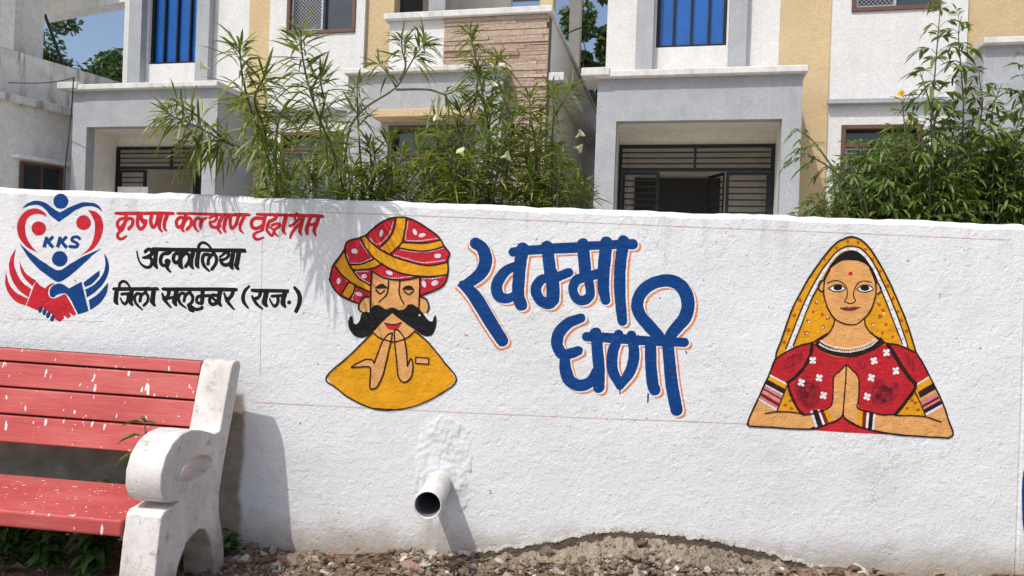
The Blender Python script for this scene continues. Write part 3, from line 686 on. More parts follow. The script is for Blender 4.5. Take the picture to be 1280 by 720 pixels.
# ---- portrait of the man in a turban
def man():
    A, B = (400, 262, 5.54), (400, 380, 5.144)
    ln = Z()
    root = Z().view(*B).poly([(340, 183), (190, 330), (40, 470), (100, 535), (200, 610), (330, 668), (430, 682), (540, 672), (640, 645), (780, 575), (878, 487), (800, 375), (700, 250), (612, 170), (560, 150), (470, 150), (380, 150)]).build('painted_man', M['p_yellow'], 1, wall)
    root['label'] = 'painted man in a turban greeting with raised hands'
    z = Z().view(*A)
    z.poly([(360, 430), (430, 440), (600, 440), (690, 440), (690, 720), (350, 720), (352, 560)], False)
    z.view(*B).poly([(325, 20), (635, 20), (625, 100), (610, 172), (560, 217), (470, 242), (385, 217), (340, 181), (328, 100)])
    z.view(*A).poly([(348, 603), (310, 605), (272, 650), (270, 690), (300, 712), (350, 708)]).poly([(690, 605), (735, 622), (754, 670), (740, 712), (690, 722)])
    z.build('face', M['p_skin'], 2, root)
    T = [(65, 485), (80, 420), (95, 380), (130, 335), (165, 285), (175, 250), (200, 215), (270, 197), (320, 175), (370, 130), (430, 85), (500, 58), (560, 52), (605, 58), (660, 78), (730, 120), (800, 170), (840, 215), (862, 258), (890, 290), (898, 315), (885, 350), (888, 400), (885, 450), (870, 500), (835, 540), (780, 565), (695, 597), (692, 470), (600, 486), (520, 486), (430, 466), (360, 428), (352, 500), (346, 600), (300, 618), (265, 648), (210, 630), (150, 600), (100, 550)]
    tb = Z().view(*A).poly(T).build('turban', M['p_red'], 3, root)
    Y = [[(280, 190), (320, 185), (370, 240), (440, 290), (520, 330), (600, 355), (700, 380), (780, 385), (888, 365), (885, 450), (800, 462), (680, 460), (560, 440), (460, 395), (380, 340), (320, 270)],
         [(525, 55), (600, 57), (590, 130), (565, 230), (490, 305), (415, 265), (470, 210), (510, 140)],
         [(568, 225), (620, 225), (720, 230), (840, 210), (855, 255), (780, 280), (680, 285), (545, 265)],
         [(215, 380), (280, 378), (370, 345), (430, 375), (370, 405), (280, 418), (230, 415)],
         [(165, 300), (105, 395), (150, 450), (230, 515), (345, 570), (350, 530), (270, 475), (220, 410), (185, 340)],
         [(195, 510), (240, 520), (235, 570), (205, 615), (150, 585)]]
    z = Z().view(*A)
    for p in Y: z.poly(p)
    z.build('turban_band', M['p_yellow'], 4, tb)
    z = Z().view(*A)
    for x, y, r, ry, ro in ((425, 165, 13, 27, 0.2), (658, 155, 13, 24, -0.4), (707, 178, 26, 13, -0.2), (815, 320, 25, 16, 0), (240, 288, 22, 18, 0.3), (480, 438, 27, 14, 0.4), (130, 495, 14, 23, 0.1), (308, 460, 18, 15, 0.3), (270, 585, 24, 14, 0.3), (720, 515, 14, 25, -0.3), (795, 508, 25, 18, -0.4)):
        z.disc(x, y, r, ry, 12, ro)
    for pts in ([(508, 75), (490, 150), (450, 205), (405, 245)], [(335, 190), (370, 225), (405, 245)], [(610, 75), (600, 140), (590, 212)], [(590, 212), (680, 218), (815, 198)], [(545, 272), (650, 292), (760, 290), (855, 268)], [(505, 312), (600, 340), (720, 368), (870, 350)],
                [(275, 215), (310, 270), (360, 325)], [(180, 290), (200, 370)], [(205, 372), (280, 370), (355, 340)], [(370, 432), (430, 462), (520, 475), (640, 462)], [(440, 385), (500, 412), (560, 440), (650, 455)], [(240, 430), (290, 480), (345, 515)], [(120, 415), (190, 495)], [(250, 535), (230, 600), (225, 625)], [(700, 480), (800, 475), (872, 455)], [(345, 430), (300, 428), (245, 430)]):
        z.dots(pts, 13, 4.6)
    z.build('turban_pattern', M['p_lilac'], 5, tb)
    z = Z().view(*B)
    z.poly([(467, 183), (440, 195), (405, 235), (375, 310), (348, 382), (338, 362), (305, 355), (260, 370), (204, 402), (212, 412), (300, 402), (325, 420), (322, 535), (350, 543), (375, 520), (410, 440), (440, 310), (458, 230)])
    z.build('hand', M['p_skin'], 4, root); z = Z().view(*B)
    z.poly([(480, 165), (510, 175), (540, 220), (555, 300), (562, 398), (585, 352), (598, 400), (590, 460), (565, 495), (540, 502), (515, 485), (500, 440), (490, 340), (480, 240)])
    z.build('hand', M['p_skin'], 4, root)
    Z().view(*B).poly([(615, 342), (700, 348), (698, 386), (615, 381)], False).build('shirt_pocket', M['p_skin'], 4, root)
    z = Z().view(*B)
    z.poly([(465, 24), (430, 36), (405, 22), (375, 6), (345, 12), (318, 40), (270, 60), (255, 105), (235, 130), (215, 125), (208, 80), (195, 75), (182, 110), (184, 145), (200, 180), (235, 211), (285, 215), (340, 180), (400, 115), (465, 57), (530, 110), (610, 165), (660, 200), (710, 205), (738, 170), (750, 115), (745, 72), (732, 82), (725, 110), (700, 107), (680, 82), (640, 32), (600, 5), (565, 2), (545, 30), (510, 38)])
    z.build('moustache', M['p_black'], 4, root)
    z = Z().view(*A).poly([(405, 640), (430, 670), (455, 688), (500, 676), (550, 695), (580, 668), (560, 600), (480, 600)]).build('nose', M['p_skin'], 5, root)
    z = Z().view(*B).poly([(415, 122), (470, 132), (523, 120), (508, 152), (470, 165), (435, 154)]); z.build('mouth', M['p_red'], 4, root)
    Z().view(*B).disc(312, 48, 7).disc(640, 72, 7).build('ear_stud', M['p_lilac'], 6, root)
    wd = 11
    ln.view(*A)
    for p in ([(65, 485), (80, 420), (95, 380), (165, 285), (175, 250), (200, 215), (270, 197), (320, 175), (370, 130), (430, 85), (500, 58), (560, 52), (605, 58), (660, 78), (730, 120), (800, 170), (840, 215), (862, 258), (890, 290), (898, 315), (885, 350), (888, 400), (885, 450), (870, 500), (835, 540), (780, 565), (695, 597)],
              [(65, 485), (100, 550), (150, 600), (210, 630), (265, 648)], [(280, 190), (320, 270), (380, 340), (460, 395), (560, 440), (680, 460), (800, 462), (885, 450)], [(320, 185), (370, 240), (440, 290), (520, 330), (600, 355), (700, 380), (780, 385), (886, 362)],
              [(525, 55), (510, 140), (470, 210), (415, 260)], [(600, 57), (590, 130), (565, 230), (490, 305)], [(575, 225), (720, 232), (840, 210)], [(545, 265), (680, 287), (780, 280), (858, 255)], [(215, 380), (280, 378), (370, 345)], [(225, 415), (280, 418), (370, 405), (430, 375)],
              [(175, 270), (185, 340), (220, 410), (270, 475), (350, 528)], [(105, 395), (150, 450), (230, 515), (345, 570)], [(195, 510), (150, 585)], [(245, 520), (235, 570), (205, 615)], [(360, 425), (430, 466), (520, 486), (600, 486), (690, 465)], [(360, 425), (352, 560), (350, 690)], [(692, 465), (690, 600), (682, 710)],
              [(346, 605), (310, 605), (272, 650), (270, 690), (300, 715)], [(695, 602), (735, 620), (755, 670), (742, 712)]): ln.rib(p, wd)
    for p in ([(475, 490), (470, 560), (452, 600), (408, 640)], [(555, 490), (548, 560), (558, 610), (580, 650)], [(388, 558), (415, 582), (448, 560)], [(583, 568), (615, 586), (648, 565)]): ln.rib(p, 9)
    ln.poly([(378, 546), (405, 521), (440, 517), (474, 545)]).poly([(568, 556), (590, 531), (630, 528), (657, 556)])
    ln.view(*B)
    for p in ([(340, 183), (190, 330), (40, 470), (100, 535), (200, 610), (330, 668), (430, 682), (540, 672), (640, 645), (780, 575), (878, 487), (800, 375), (700, 250), (612, 175)], [(340, 181), (385, 217), (470, 242), (560, 217), (610, 172)],
              [(465, 185), (440, 195), (405, 235), (375, 310), (348, 382)], [(348, 382), (338, 362), (305, 355), (260, 370), (204, 402)], [(204, 408), (300, 402), (325, 420), (322, 535), (350, 542), (375, 520), (410, 440), (440, 310), (458, 230), (465, 185)], [(480, 240), (480, 168), (510, 175), (540, 220), (555, 300), (562, 398)], [(562, 398), (585, 352), (598, 400), (590, 460), (565, 495), (540, 502), (515, 485), (500, 440), (490, 340), (480, 240)]): ln.rib(p, 9)
    for p in ([(615, 342), (700, 348)], [(700, 348), (698, 386)], [(698, 386), (615, 381)], [(615, 381), (615, 342)], [(415, 122), (470, 133), (523, 120)]): ln.rib(p, 8)
    ln.build('outline', M['p_dark'], 6, root)
man()

# ---- portrait of the woman in a veil
def woman():
    A, B, D = (960, 290, 4.8), (925, 415, 5.143), (1060, 415, 5.143)
    def px(v, pts): return [(v[0]+x/v[2], v[1]+y/v[2]) for x, y in pts]
    sil = px(B, [(60, 605), (50, 575), (90, 480), (160, 330), (188, 268), (225, 172)])+px(A, [(50, 720), (85, 630), (140, 470), (190, 370), (260, 250), (340, 140), (410, 65), (480, 32), (530, 35), (590, 75), (650, 160), (720, 285), (780, 420), (830, 540), (880, 700)])+px(D, [(435, 130), (480, 200), (540, 320), (600, 440), (650, 580), (673, 655), (640, 680), (430, 667), (180, 640), (0, 600)])+px(B, [(560, 590), (470, 622), (300, 618)])
    root = Z().poly(sil).build('painted_woman', M['p_yellow'], 1, wall)
    root['label'] = 'painted woman in a yellow veil with joined palms'
    z = Z().poly(px(B, [(425, 627), (500, 600), (650, 548), (722, 568)])+px(D, [(55, 600), (180, 632), (335, 662), (180, 654), (0, 645)]), False)
    z.build('sari', M['p_red'], 2, root)
    z = Z().view(*A)
    z.rib([(120, 720, 36), (135, 680, 34), (187, 540, 30), (243, 400, 26), (322, 255, 20), (390, 155, 14), (440, 112, 16), (490, 97, 20), (540, 107, 20), (590, 150, 18), (642, 235, 18), (702, 370, 24), (762, 520, 30), (822, 690, 34)], 26, False)
    z.build('veil_trim', M['p_white'], 2, root)
    z = Z().view(*A)
    for t in [(135, 690), (160, 620), (180, 560), (205, 500), (228, 440), (255, 380), (292, 315), (330, 245), (372, 185), (430, 120), (480, 99), (535, 107), (585, 145), (632, 218), (668, 290), (695, 350), (718, 410), (740, 465), (760, 520), (782, 580), (805, 640)]:
        z.disc(t[0], t[1], 9, 6, 8, 0.5)
    z.build('trim_check', M['alu_p'], 3, root)
    z = Z().view(*A)
    for x, y in ((410, 95), (478, 58), (540, 65), (585, 103), (625, 165), (672, 237), (718, 325), (750, 400), (780, 478), (800, 530), (830, 595), (342, 165), (192, 410), (157, 500), (122, 590), (97, 660), (290, 425), (270, 478), (325, 495), (358, 515), (240, 535), (330, 570), (230, 605), (665, 435), (672, 505), (708, 555), (685, 605), (748, 628), (628, 552), (690, 470)):
        z.disc(x, y, random.uniform(8, 15), random.uniform(8, 15), 7, random.random())
    z.view(*B)
    for x, y in ((290, 470), (325, 440), (330, 490)): z.disc(x, y, 14, 10, 7)
    z.view(*D)
    for x, y in ((380, 490), (430, 455), (450, 500), (410, 440)): z.disc(x, y, 14, 10, 7)
    z.build('veil_spot', M['p_rust'], 2, root)
    z = Z().view(*A)
    for x, y in ((292, 420), (243, 540), (232, 608), (328, 572), (630, 556), (355, 510), (663, 412), (693, 488)): z.disc(x, y, 6, 7, 6)
    z.build('veil_blossom', M['p_lilac'], 3, root)
    Z().view(*A).poly([(322, 315), (340, 260), (380, 190), (430, 135), (490, 110), (550, 125), (600, 180), (640, 245), (662, 310), (640, 330), (560, 300), (400, 300), (338, 330)]).build('hair', M['p_black'], 3, root)
    z = Z().view(*A)
    z.poly([(490, 170), (430, 180), (370, 225), (338, 290), (333, 370), (350, 440), (390, 510), (440, 545), (490, 557), (540, 545), (600, 490), (630, 430), (645, 360), (640, 290), (610, 220), (560, 180)])
    z.poly([(400, 520), (385, 570), (350, 620), (300, 650), (400, 700), (490, 710), (590, 700), (680, 650), (620, 610), (585, 565), (575, 520)])
    z.poly([(335, 290), (310, 295), (300, 330), (315, 356), (340, 348)]).poly([(643, 300), (665, 315), (677, 350), (655, 372), (638, 350)])
    z.build('face', M['p_skin'], 4, root)
    z = Z().view(*A).poly([(366, 338), (400, 318), (440, 322), (458, 341), (430, 355), (390, 354)]).poly([(532, 343), (560, 322), (600, 321), (627, 341), (595, 358), (555, 357)]); z.build('eye_white', M['p_white'], 5, root)
    z = Z().view(*A).poly([(435, 457), (470, 447), (490, 453), (510, 446), (546, 452), (515, 470), (485, 475), (455, 470)]); z.build('lips', M['p_lips'], 5, root)
    Z().view(*A).disc(493, 249, 13).build('forehead_dot', M['p_red'], 5, root)
    # arms
    z = Z().view(*B).poly([(188, 268), (120, 430), (52, 575), (62, 603), (300, 617), (445, 622), (485, 610), (455, 515), (400, 526), (330, 515), (235, 512), (300, 335)], True, 40)
    z.build('arm', M['p_skin'], 2, root); z = Z()
    z.view(*D).poly([(520, 283), (600, 440), (650, 580), (672, 650), (640, 678), (430, 666), (165, 634), (180, 535), (300, 535), (430, 537), (495, 540), (435, 335)], True, 40)
    z.build('arm', M['p_skin'], 2, root)
    # blouse
    body = px(B, [(470, 70), (455, 150), (400, 240), (305, 330), (325, 400), (370, 490), (415, 532), (480, 520), (560, 490), (588, 462), (597, 380), (600, 290), (640, 250), (682, 208)])+px(D, [(40, 258), (68, 310), (66, 430), (62, 492), (170, 520), (230, 532), (300, 528), (345, 475), (428, 365), (433, 335), (390, 285), (300, 150), (252, 72), (190, 100), (100, 145), (0, 163)])+px(B, [(610, 158), (530, 125)])
    z = Z().poly(body)
    z.view(*B).poly([(187, 270), (225, 180), (290, 130), (380, 88), (470, 66), (455, 150), (400, 240), (305, 332)])
    z.view(*D).poly([(250, 72), (330, 85), (430, 130), (480, 195), (522, 285), (434, 336), (390, 288), (300, 150)])
    z.build('blouse', M['p_blouse'], 3, root)
    z = Z().view(*B).poly([(420, 270), (470, 300), (505, 340), (520, 420), (480, 480), (420, 490), (375, 440), (350, 370), (370, 310)]).poly([(290, 180), (350, 140), (400, 130), (390, 190), (320, 230), (270, 240)])
    z.view(*D).poly([(180, 300), (250, 310), (320, 330), (330, 390), (280, 450), (220, 490), (160, 460), (150, 380)]).poly([(330, 130), (390, 150), (430, 210), (420, 260), (370, 200)]).poly([(60, 190), (120, 200), (110, 240), (80, 230)])
    z.build('blouse_mottle', M['p_blousemid'], 3.5, root)
    z = Z().view(*B).poly([(430, 310), (475, 340), (490, 400), (460, 460), (420, 470), (385, 430), (370, 370), (390, 330)]).view(*D).poly([(200, 350), (260, 350), (290, 380), (260, 440), (215, 465), (180, 440), (175, 390)])
    z.build('blouse_mottle', M['p_blousedark'], 4, root)
    z = Z().view(*B).rib([(463, 80), (450, 150), (412, 222), (355, 290), (305, 325)], 22)
    z.view(*D).rib([(258, 85), (300, 150), (342, 220), (390, 288), (432, 332)], 26)
    z.rib([(430, 345), (425, 370), (345, 478), (300, 530)], 20)
    z.view(*B).rib([(308, 335), (325, 400), (370, 490), (405, 530)], 16)
    z.view(*B).rib([(490, 65), (540, 105), (620, 132), (700, 142)], 42, False).view(*D).rib([(5, 142), (100, 122), (180, 82), (225, 50)], 44, False)
    z.view(*B).rib([(690, 142), (760, 142)], 42, False)
    z.build('blouse_seam', M['p_dark'], 4, root)
    z = Z()
    z.dots(px(B, [(502, 48), (560, 82), (640, 100), (700, 104)])+px(D, [(10, 102), (70, 94), (135, 70), (190, 30)]), 2.3, 1.0)
    z.dots(px(B, [(500, 70), (560, 105), (640, 124), (700, 128)])+px(D, [(10, 126), (70, 116), (135, 92), (198, 48)]), 2.6, 1.25)
    for v, pts in ((B, [(466, 182), (393, 325), (507, 295), (535, 407)]), (D, [(165, 185), (245, 132), (305, 250), (148, 293), (121, 415)])):
        z.view(*v)
        for x, y in pts:
            ro = random.uniform(0.4, 1.1)
            for k in range(4): z.disc(x+15*math.cos(ro+k*math.pi/2), y+17*math.sin(ro+k*math.pi/2), 10.5, n=9)
            z.disc(x, y, 7)
    z.build('blouse_blossom', M['p_white'], 5, root)
    # bangles: stripes across the upper arms and wrists
    strip = {'p_white': Z(), 'p_yellow': Z(), 'p_dark': Z(), 'p_pink': Z(), 'p_maroon': Z(), 'p_lilac': Z()}
    def across(v, l0, l1, r0, r1, bands):
        for a, b, k in bands:
            f = lambda p, q, t: (p[0]+(q[0]-p[0])*t, p[1]+(q[1]-p[1])*t)
            strip[k].view(*v).poly([f(l0, l1, a), f(r0, r1, a), f(r0, r1, b), f(l0, l1, b)], False)
    up = [(0, .05, 'p_white'), (.05, .2, 'p_yellow'), (.2, .38, 'p_dark'), (.38, .43, 'p_lilac'), (.43, .54, 'p_pink'), (.54, .6, 'p_maroon'), (.6, .72, 'p_pink'), (.72, .84, 'p_maroon'), (.84, .93, 'p_pink'), (.93, 1, 'p_lilac')]
    across(B, (187, 270), (115, 435), (303, 330), (232, 508), up)
    up2 = [(0, .05, 'p_white'), (.05, .24, 'p_yellow'), (.24, .43, 'p_dark'), (.52, .66, 'p_pink'), (.66, .74, 'p_maroon'), (.74, .80, 'p_pink'), (.80, .92, 'p_dark'), (.92, 1, 'p_lilac')]
    across(D, (520, 284), (610, 478), (434, 334), (497, 540), up2)
    wr = [(0, .13, 'p_lilac'), (.13, .42, 'p_dark'), (.42, .54, 'p_white'), (.54, .74, 'p_maroon'), (.74, 1, 'p_yellow')]
    across(B, (450, 508), (562, 487), (484, 618), (600, 573), wr)
    wr2 = [(0, .28, 'p_yellow'), (.28, .5, 'p_maroon'), (.5, .64, 'p_white'), (.64, .87, 'p_dark'), (.87, 1, 'p_lilac')]
    across(D, (62, 497), (178, 522), (56, 603), (165, 634), wr2)
    for k, q in strip.items(): q.build('bangle', M[k], 4, root)
    # joined hands
    z = Z().poly(px(B, [(682, 208), (640, 250), (600, 290), (597, 380), (588, 462), (562, 490), (600, 577), (650, 545), (662, 505), (670, 380)]))
    z.build('hand', M['p_skin'], 5, root); z = Z()
    z.poly(px(B, [(682, 208), (670, 380), (662, 505), (660, 548), (720, 575)])+px(D, [(57, 598), (62, 497), (68, 430), (68, 310), (40, 258)]))
    z.build('hand', M['p_skin'], 5, root)
    ln = Z(); wd = 2.0
    ln.rib(px(B, [(60, 605), (48, 580), (90, 480), (160, 330), (188, 268), (225, 172)])+px(A, [(50, 720), (85, 630), (140, 470), (190, 370), (260, 250), (340, 140), (410, 65), (480, 32), (530, 35), (590, 75), (650, 160), (720, 285), (780, 420), (830, 540), (880, 700)])+px(D, [(435, 130), (480, 200), (540, 320), (600, 440), (650, 580), (673, 655), (640, 680)]), wd)
    ln.rib(px(B, [(60, 605), (200, 612), (350, 622), (470, 620), (560, 590), (610, 572), (650, 545), (664, 500)]), wd)
    ln.rib(px(D, [(640, 680), (430, 668), (290, 655), (165, 634), (57, 602), (0, 572)])+px(B, [(664, 545)]), wd)
    ln.rib(px(B, [(682, 208), (672, 380), (662, 505), (664, 545)]), 1.7)
    ln.rib(px(B, [(682, 208), (640, 250), (600, 290), (597, 380), (588, 462), (560, 490), (480, 520), (415, 532)]), 1.8)
    ln.rib(px(B, [(682, 208), (735, 258)])+px(D, [(68, 310), (66, 430), (62, 492), (170, 520), (230, 532), (300, 528)]), 1.8)
    ln.rib(px(B, [(160, 522), (235, 512), (330, 514), (400, 526)]), 1.6); ln.rib(px(D, [(300, 535), (430, 537), (500, 545), (595, 577)]), 1.6)
    ln.rib(px(B, [(303, 338), (235, 508)]), 1.3); ln.rib(px(D, [(420, 370), (465, 460), (497, 538)]), 1.3)
    ln.rib(px(D, [(415, 395), (345, 478), (300, 530)]), 1.8)
    ln.rib(px(A, [(105, 700), (168, 540), (226, 400), (307, 250), (380, 150), (432, 102), (490, 85), (548, 95), (604, 145), (655, 228), (720, 370), (782, 520), (838, 690)]), 1.5)
    ln.rib(px(A, [(150, 680), (205, 540), (257, 408), (320, 300)]), 1.5); ln.rib(px(A, [(668, 330), (690, 378), (746, 520), (803, 670)]), 1.5)
    ln.rib(px(B, [(188, 268), (225, 180), (290, 130), (380, 88), (465, 65), (500, 45), (560, 10)]), 1.8)
    ln.rib(px(D, [(150, 5), (190, 45), (250, 72), (330, 85), (430, 130)]), 1.8)
    ln.view(*A)
    F_ = [(490, 170), (430, 180), (370, 225), (338, 290), (333, 370), (350, 440), (390, 510), (440, 545), (490, 557), (540, 545), (600, 490), (630, 430), (645, 360), (640, 290), (610, 220), (560, 180), (490, 170)]
    ln.rib(F_[2:15], 8.5)
    for p in ([(400, 525), (385, 570), (350, 620), (300, 650)], [(577, 525), (585, 565), (620, 610), (670, 640)], [(335, 292), (310, 295), (300, 330), (315, 356), (332, 350)], [(645, 302), (665, 315), (677, 350), (657, 372)]): ln.rib(p, 8)
    for p in ([(352, 307), (390, 292), (430, 296), (462, 322), (474, 360), (470, 395), (455, 413), (472, 424), (490, 430), (508, 424), (524, 412)], [(617, 302), (575, 293), (540, 305), (516, 345), (511, 385), (525, 410)], [(360, 338), (400, 317), (440, 321), (460, 341), (430, 356), (390, 355), (362, 338)], [(530, 343), (560, 321), (600, 320), (629, 341), (595, 359), (555, 358), (532, 343)], [(433, 457), (470, 462), (510, 461), (547, 451)]): ln.rib(p, 6)
    Z().view(*A).disc(416, 333, 27, 17).build('iris', M['p_black'], 6, root); Z().view(*A).disc(579, 336, 27, 17).build('iris', M['p_black'], 6, root)
    ln.build('outline', M['p_dark'], 6, root)
M['alu_p'] = paint('grey_check_paint', (0.50, 0.50, 0.52), 0.1)
M['p_blousemid'] = paint('deep_red_mottle_paint', (0.36, 0.018, 0.032), 0.25, 0.5, (0.24, 0.014, 0.022))
M['p_blousedark'] = paint('dark_maroon_mottle_paint', (0.26, 0.016, 0.024), 0.4, 0.5, (0.10, 0.010, 0.013))
woman()
Z().poly([(1279, 590), (1292, 580), (1294, 660), (1281, 672), (1277.5, 640)]).build('painted_mark', M['p_blue'], 1, wall)

# ---- rough plaster patch above the pipe
def patch():
    m = MB(); nx, nz = 44, 66; idx = {}
    pc = [(556, 516), (572, 523), (590, 538), (594, 560), (591, 590), (588, 612), (590, 630), (577, 641), (566, 638), (545, 640), (525, 632), (517, 600), (517, 568), (521, 545), (530, 525)]
    pw = [(at(x, y, WY).x, at(x, y, WY).z) for x, y in pc]
    bx0, bx1 = min(p[0] for p in pw)-.03, max(p[0] for p in pw)+.03; bz0, bz1 = min(p[1] for p in pw)-.03, max(p[1] for p in pw)+.03
    def sd(x, z):
        best = 9; ins = False
        for (x0, z0), (x1, z1) in zip(pw, pw[1:]+pw[:1]):
            dx, dz = x1-x0, z1-z0; t = max(0, min(1, ((x-x0)*dx+(z-z0)*dz)/(dx*dx+dz*dz)))
            best = min(best, math.hypot(x-x0-t*dx, z-z0-t*dz))
            if (z0 > z) != (z1 > z) and x < x0+(z-z0)/(z1-z0)*(x1-x0): ins = not ins
        return best if ins else -best
    for j in range(nz+1):
        for i in range(nx+1):
            x = bx0+(bx1-bx0)*i/nx; z = bz0+(bz1-bz0)*j/nz
            d = sd(x, z)+0.010*noise.noise((x*40, z*40, 0))
            k = max(0, min(1, d/0.012))
            h = -0.004+k*(0.006+0.005*noise.noise((x*22, z*14, 3))+0.005*noise.noise((x*60, z*45, 7)))
            idx[i, j] = len(m.v); m.v.append(Vector((x, WY-h, z)))
    for j in range(nz):
        for i in range(nx):
            m.f.append((idx[i, j], idx[i+1, j], idx[i+1, j+1], idx[i, j+1]))
    m.build('plaster_patch', M['patch'], wall, True)
patch()
# ---- broken footing of concrete and earth that bulges out under the plaster
M['edge'] = textured('dirty_broken_plaster', (0.56, 0.53, 0.48), 0.2, 0.01, 40, rough=0.95)
M['undercut_shade'] = textured('undercut_shade_brown', (0.125, 0.10, 0.075), 0.4, 0.02, 40, rough=0.95)  # dark brown stands in for the shadow below the broken plaster edge
def footing():
    m = MB(); nx, ny = 260, 26; idx = {}
    prof = [(560, 700), (600, 694), (640, 688), (690, 681), (730, 672), (765, 668), (800, 668), (850, 674), (900, 681), (950, 693), (1000, 707), (1045, 722), (1090, 735)]
    pw = [(at(x, y, WY).x, at(x, y, WY).z) for x, y in prof]
    def top(x):
        for (a, za), (b, zb) in zip(pw, pw[1:]):
            if a <= x <= b: return za+(zb-za)*(x-a)/(b-a)
        return -0.1
    x0, x1 = pw[0][0], pw[-1][0]
    for i in range(nx+1):
        x = x0+(x1-x0)*i/nx; t = top(x)+0.012*noise.noise((x*18, 0, 0))+0.006*noise.noise((x*60, 0, 0))
        for j in range(ny+1):
            u = j/ny
            y = WY+0.01-0.05*min(1, max(0, u-.06)*5)-0.22*u**1.4
            z = t-0.008-(t+0.10)*u**1.1
            r = min(1, u*4+0.5)
            z += r*(0.024*noise.noise((x*13, y*16, 5))+0.020*noise.noise((x*38, y*45, 8))); y += r*(0.03*noise.noise((x*14, u*5, 2))+0.016*noise.noise((x*45, u*14, 3)))
            idx[i, j] = len(m.v); m.v.append(Vector((x, y, z)))
    for i in range(nx):
        for j in range(ny):
            m.f.append((idx[i, j], idx[i, j+1], idx[i+1, j+1], idx[i+1, j]))
    global foot_top; foot_top = top
    m.build('concrete_footing', M['concrete'], wall, False)
    # dark strip that paints in the shade of the undercut below the broken plaster
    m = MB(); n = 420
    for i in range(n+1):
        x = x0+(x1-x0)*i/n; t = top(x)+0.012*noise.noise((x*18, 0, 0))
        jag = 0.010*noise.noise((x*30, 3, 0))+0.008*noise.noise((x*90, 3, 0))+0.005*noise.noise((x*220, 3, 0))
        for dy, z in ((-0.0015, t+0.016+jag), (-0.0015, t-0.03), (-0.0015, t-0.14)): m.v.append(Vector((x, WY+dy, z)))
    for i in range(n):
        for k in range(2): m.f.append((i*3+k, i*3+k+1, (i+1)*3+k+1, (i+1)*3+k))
    m.build('undercut_shade_strip', M['undercut_shade'], wall, False)
    # thin broken edge of the plaster, standing proud in places
    m = MB()
    for i in range(n+1):
        x = x0+(x1-x0)*i/n; t = top(x)+0.012*noise.noise((x*18, 0, 0))
        jag = 0.010*noise.noise((x*30, 3, 0))+0.008*noise.noise((x*90, 3, 0))+0.005*noise.noise((x*220, 3, 0))
        a = max(0.0005, 0.004+0.008*noise.noise((x*14, 1, 1))+0.005*noise.noise((x*70, 2, 2))); e = 0.022+0.018*noise.noise((x*26, 1, 6))
        for dy, z in ((0.002, t+0.016+jag+max(.006, e)), (-a*0.75, t+0.020+jag), (-a, t+0.012+jag), (0.003, t+0.010+jag)): m.v.append(Vector((x, WY+dy, z)))
    for i in range(n):
        for k in range(3): m.f.append((i*4+k, i*4+k+1, (i+1)*4+k+1, (i+1)*4+k))
    m.build('plaster_edge', M['edge'], wall, False)
footing()
# ------------------------------------------------------------------ houses
def hbox(*a): return MB(hw).box(*a)
def grille_mesh(m, s0, s1, z0, z1, t, step=0.055, r=0.0035):
    """diamond lattice"""
    w_, h_ = s1-s0, z1-z0; k = -h_
    while k < w_:
        for sg in (1, -1):
            a = max(0, k); b = min(w_, k+h_)
            if b-a > 0.02:
                za, zb = (a-k), (b-k)
                if sg < 0: za, zb = h_-za, h_-zb
                tt = t+(0.004 if sg > 0 else 0)
                n = Vector((-(zb-za), 0, b-a)).normalized()*r
                m.add([(s0+a-n.x, tt, z0+za-n.z), (s0+b-n.x, tt, z0+zb-n.z), (s0+b+n.x, tt, z0+zb+n.z), (s0+a+n.x, tt, z0+za+n.z)], [(0, 1, 2, 3)])
        k += step
def window(root, s0, s1, z0, z1, t, left_mesh=True, transom=None, fr=0.055, name='window'):
    """brown timber frame let into the wall, aluminium sliders, wire grille on one half"""
    f = MB(hw); d0, d1 = t-0.025, t+0.10
    f.box(s0, s1, d0, d1, z0, z0+fr).box(s0, s1, d0, d1, z1-fr, z1).box(s0, s0+fr, d0, d1, z0+fr, z1-fr).box(s1-fr, s1, d0, d1, z0+fr, z1-fr)
    zt = z1-fr
    if transom: f.box(s0+fr, s1-fr, d0+0.004, d1, transom-fr*0.4, transom+fr*0.4); zt = transom-fr*0.4
    fo = f.build(name, M['brown'], root); bevel(fo, 0.004, 1)
    a = MB(hw); mid = (s0+s1)/2; b = 0.03; y0, y1 = t+0.03, t+0.07
    for p, q, dy in ((s0+fr+0.002, mid+b*0.5, 0), (mid-b*0.5, s1-fr-0.002, 0.042)):
        a.box(p, q, y0+dy, y1+dy, z0+fr, z0+fr+b).box(p, q, y0+dy, y1+dy, zt-b, zt-0.002).box(p, p+b, y0+dy, y1+dy, z0+fr+b, zt-b).box(q-b, q, y0+dy, y1+dy, z0+fr+b, zt-b)
    a.build('sash', M['alu'], fo)
    g = MB(hw).box(s0+fr*0.5, s1-fr*0.5, t+0.118, t+0.125, z0+fr*0.5, z1-fr*0.5); g.build('pane', M['glass'], fo)
    if left_mesh:
        k = MB(hw); grille_mesh(k, s0+fr+b, mid-b*0.5, z0+fr+b, zt-b, t+0.05); k.build('grille', M['mesh'], fo)
    return fo
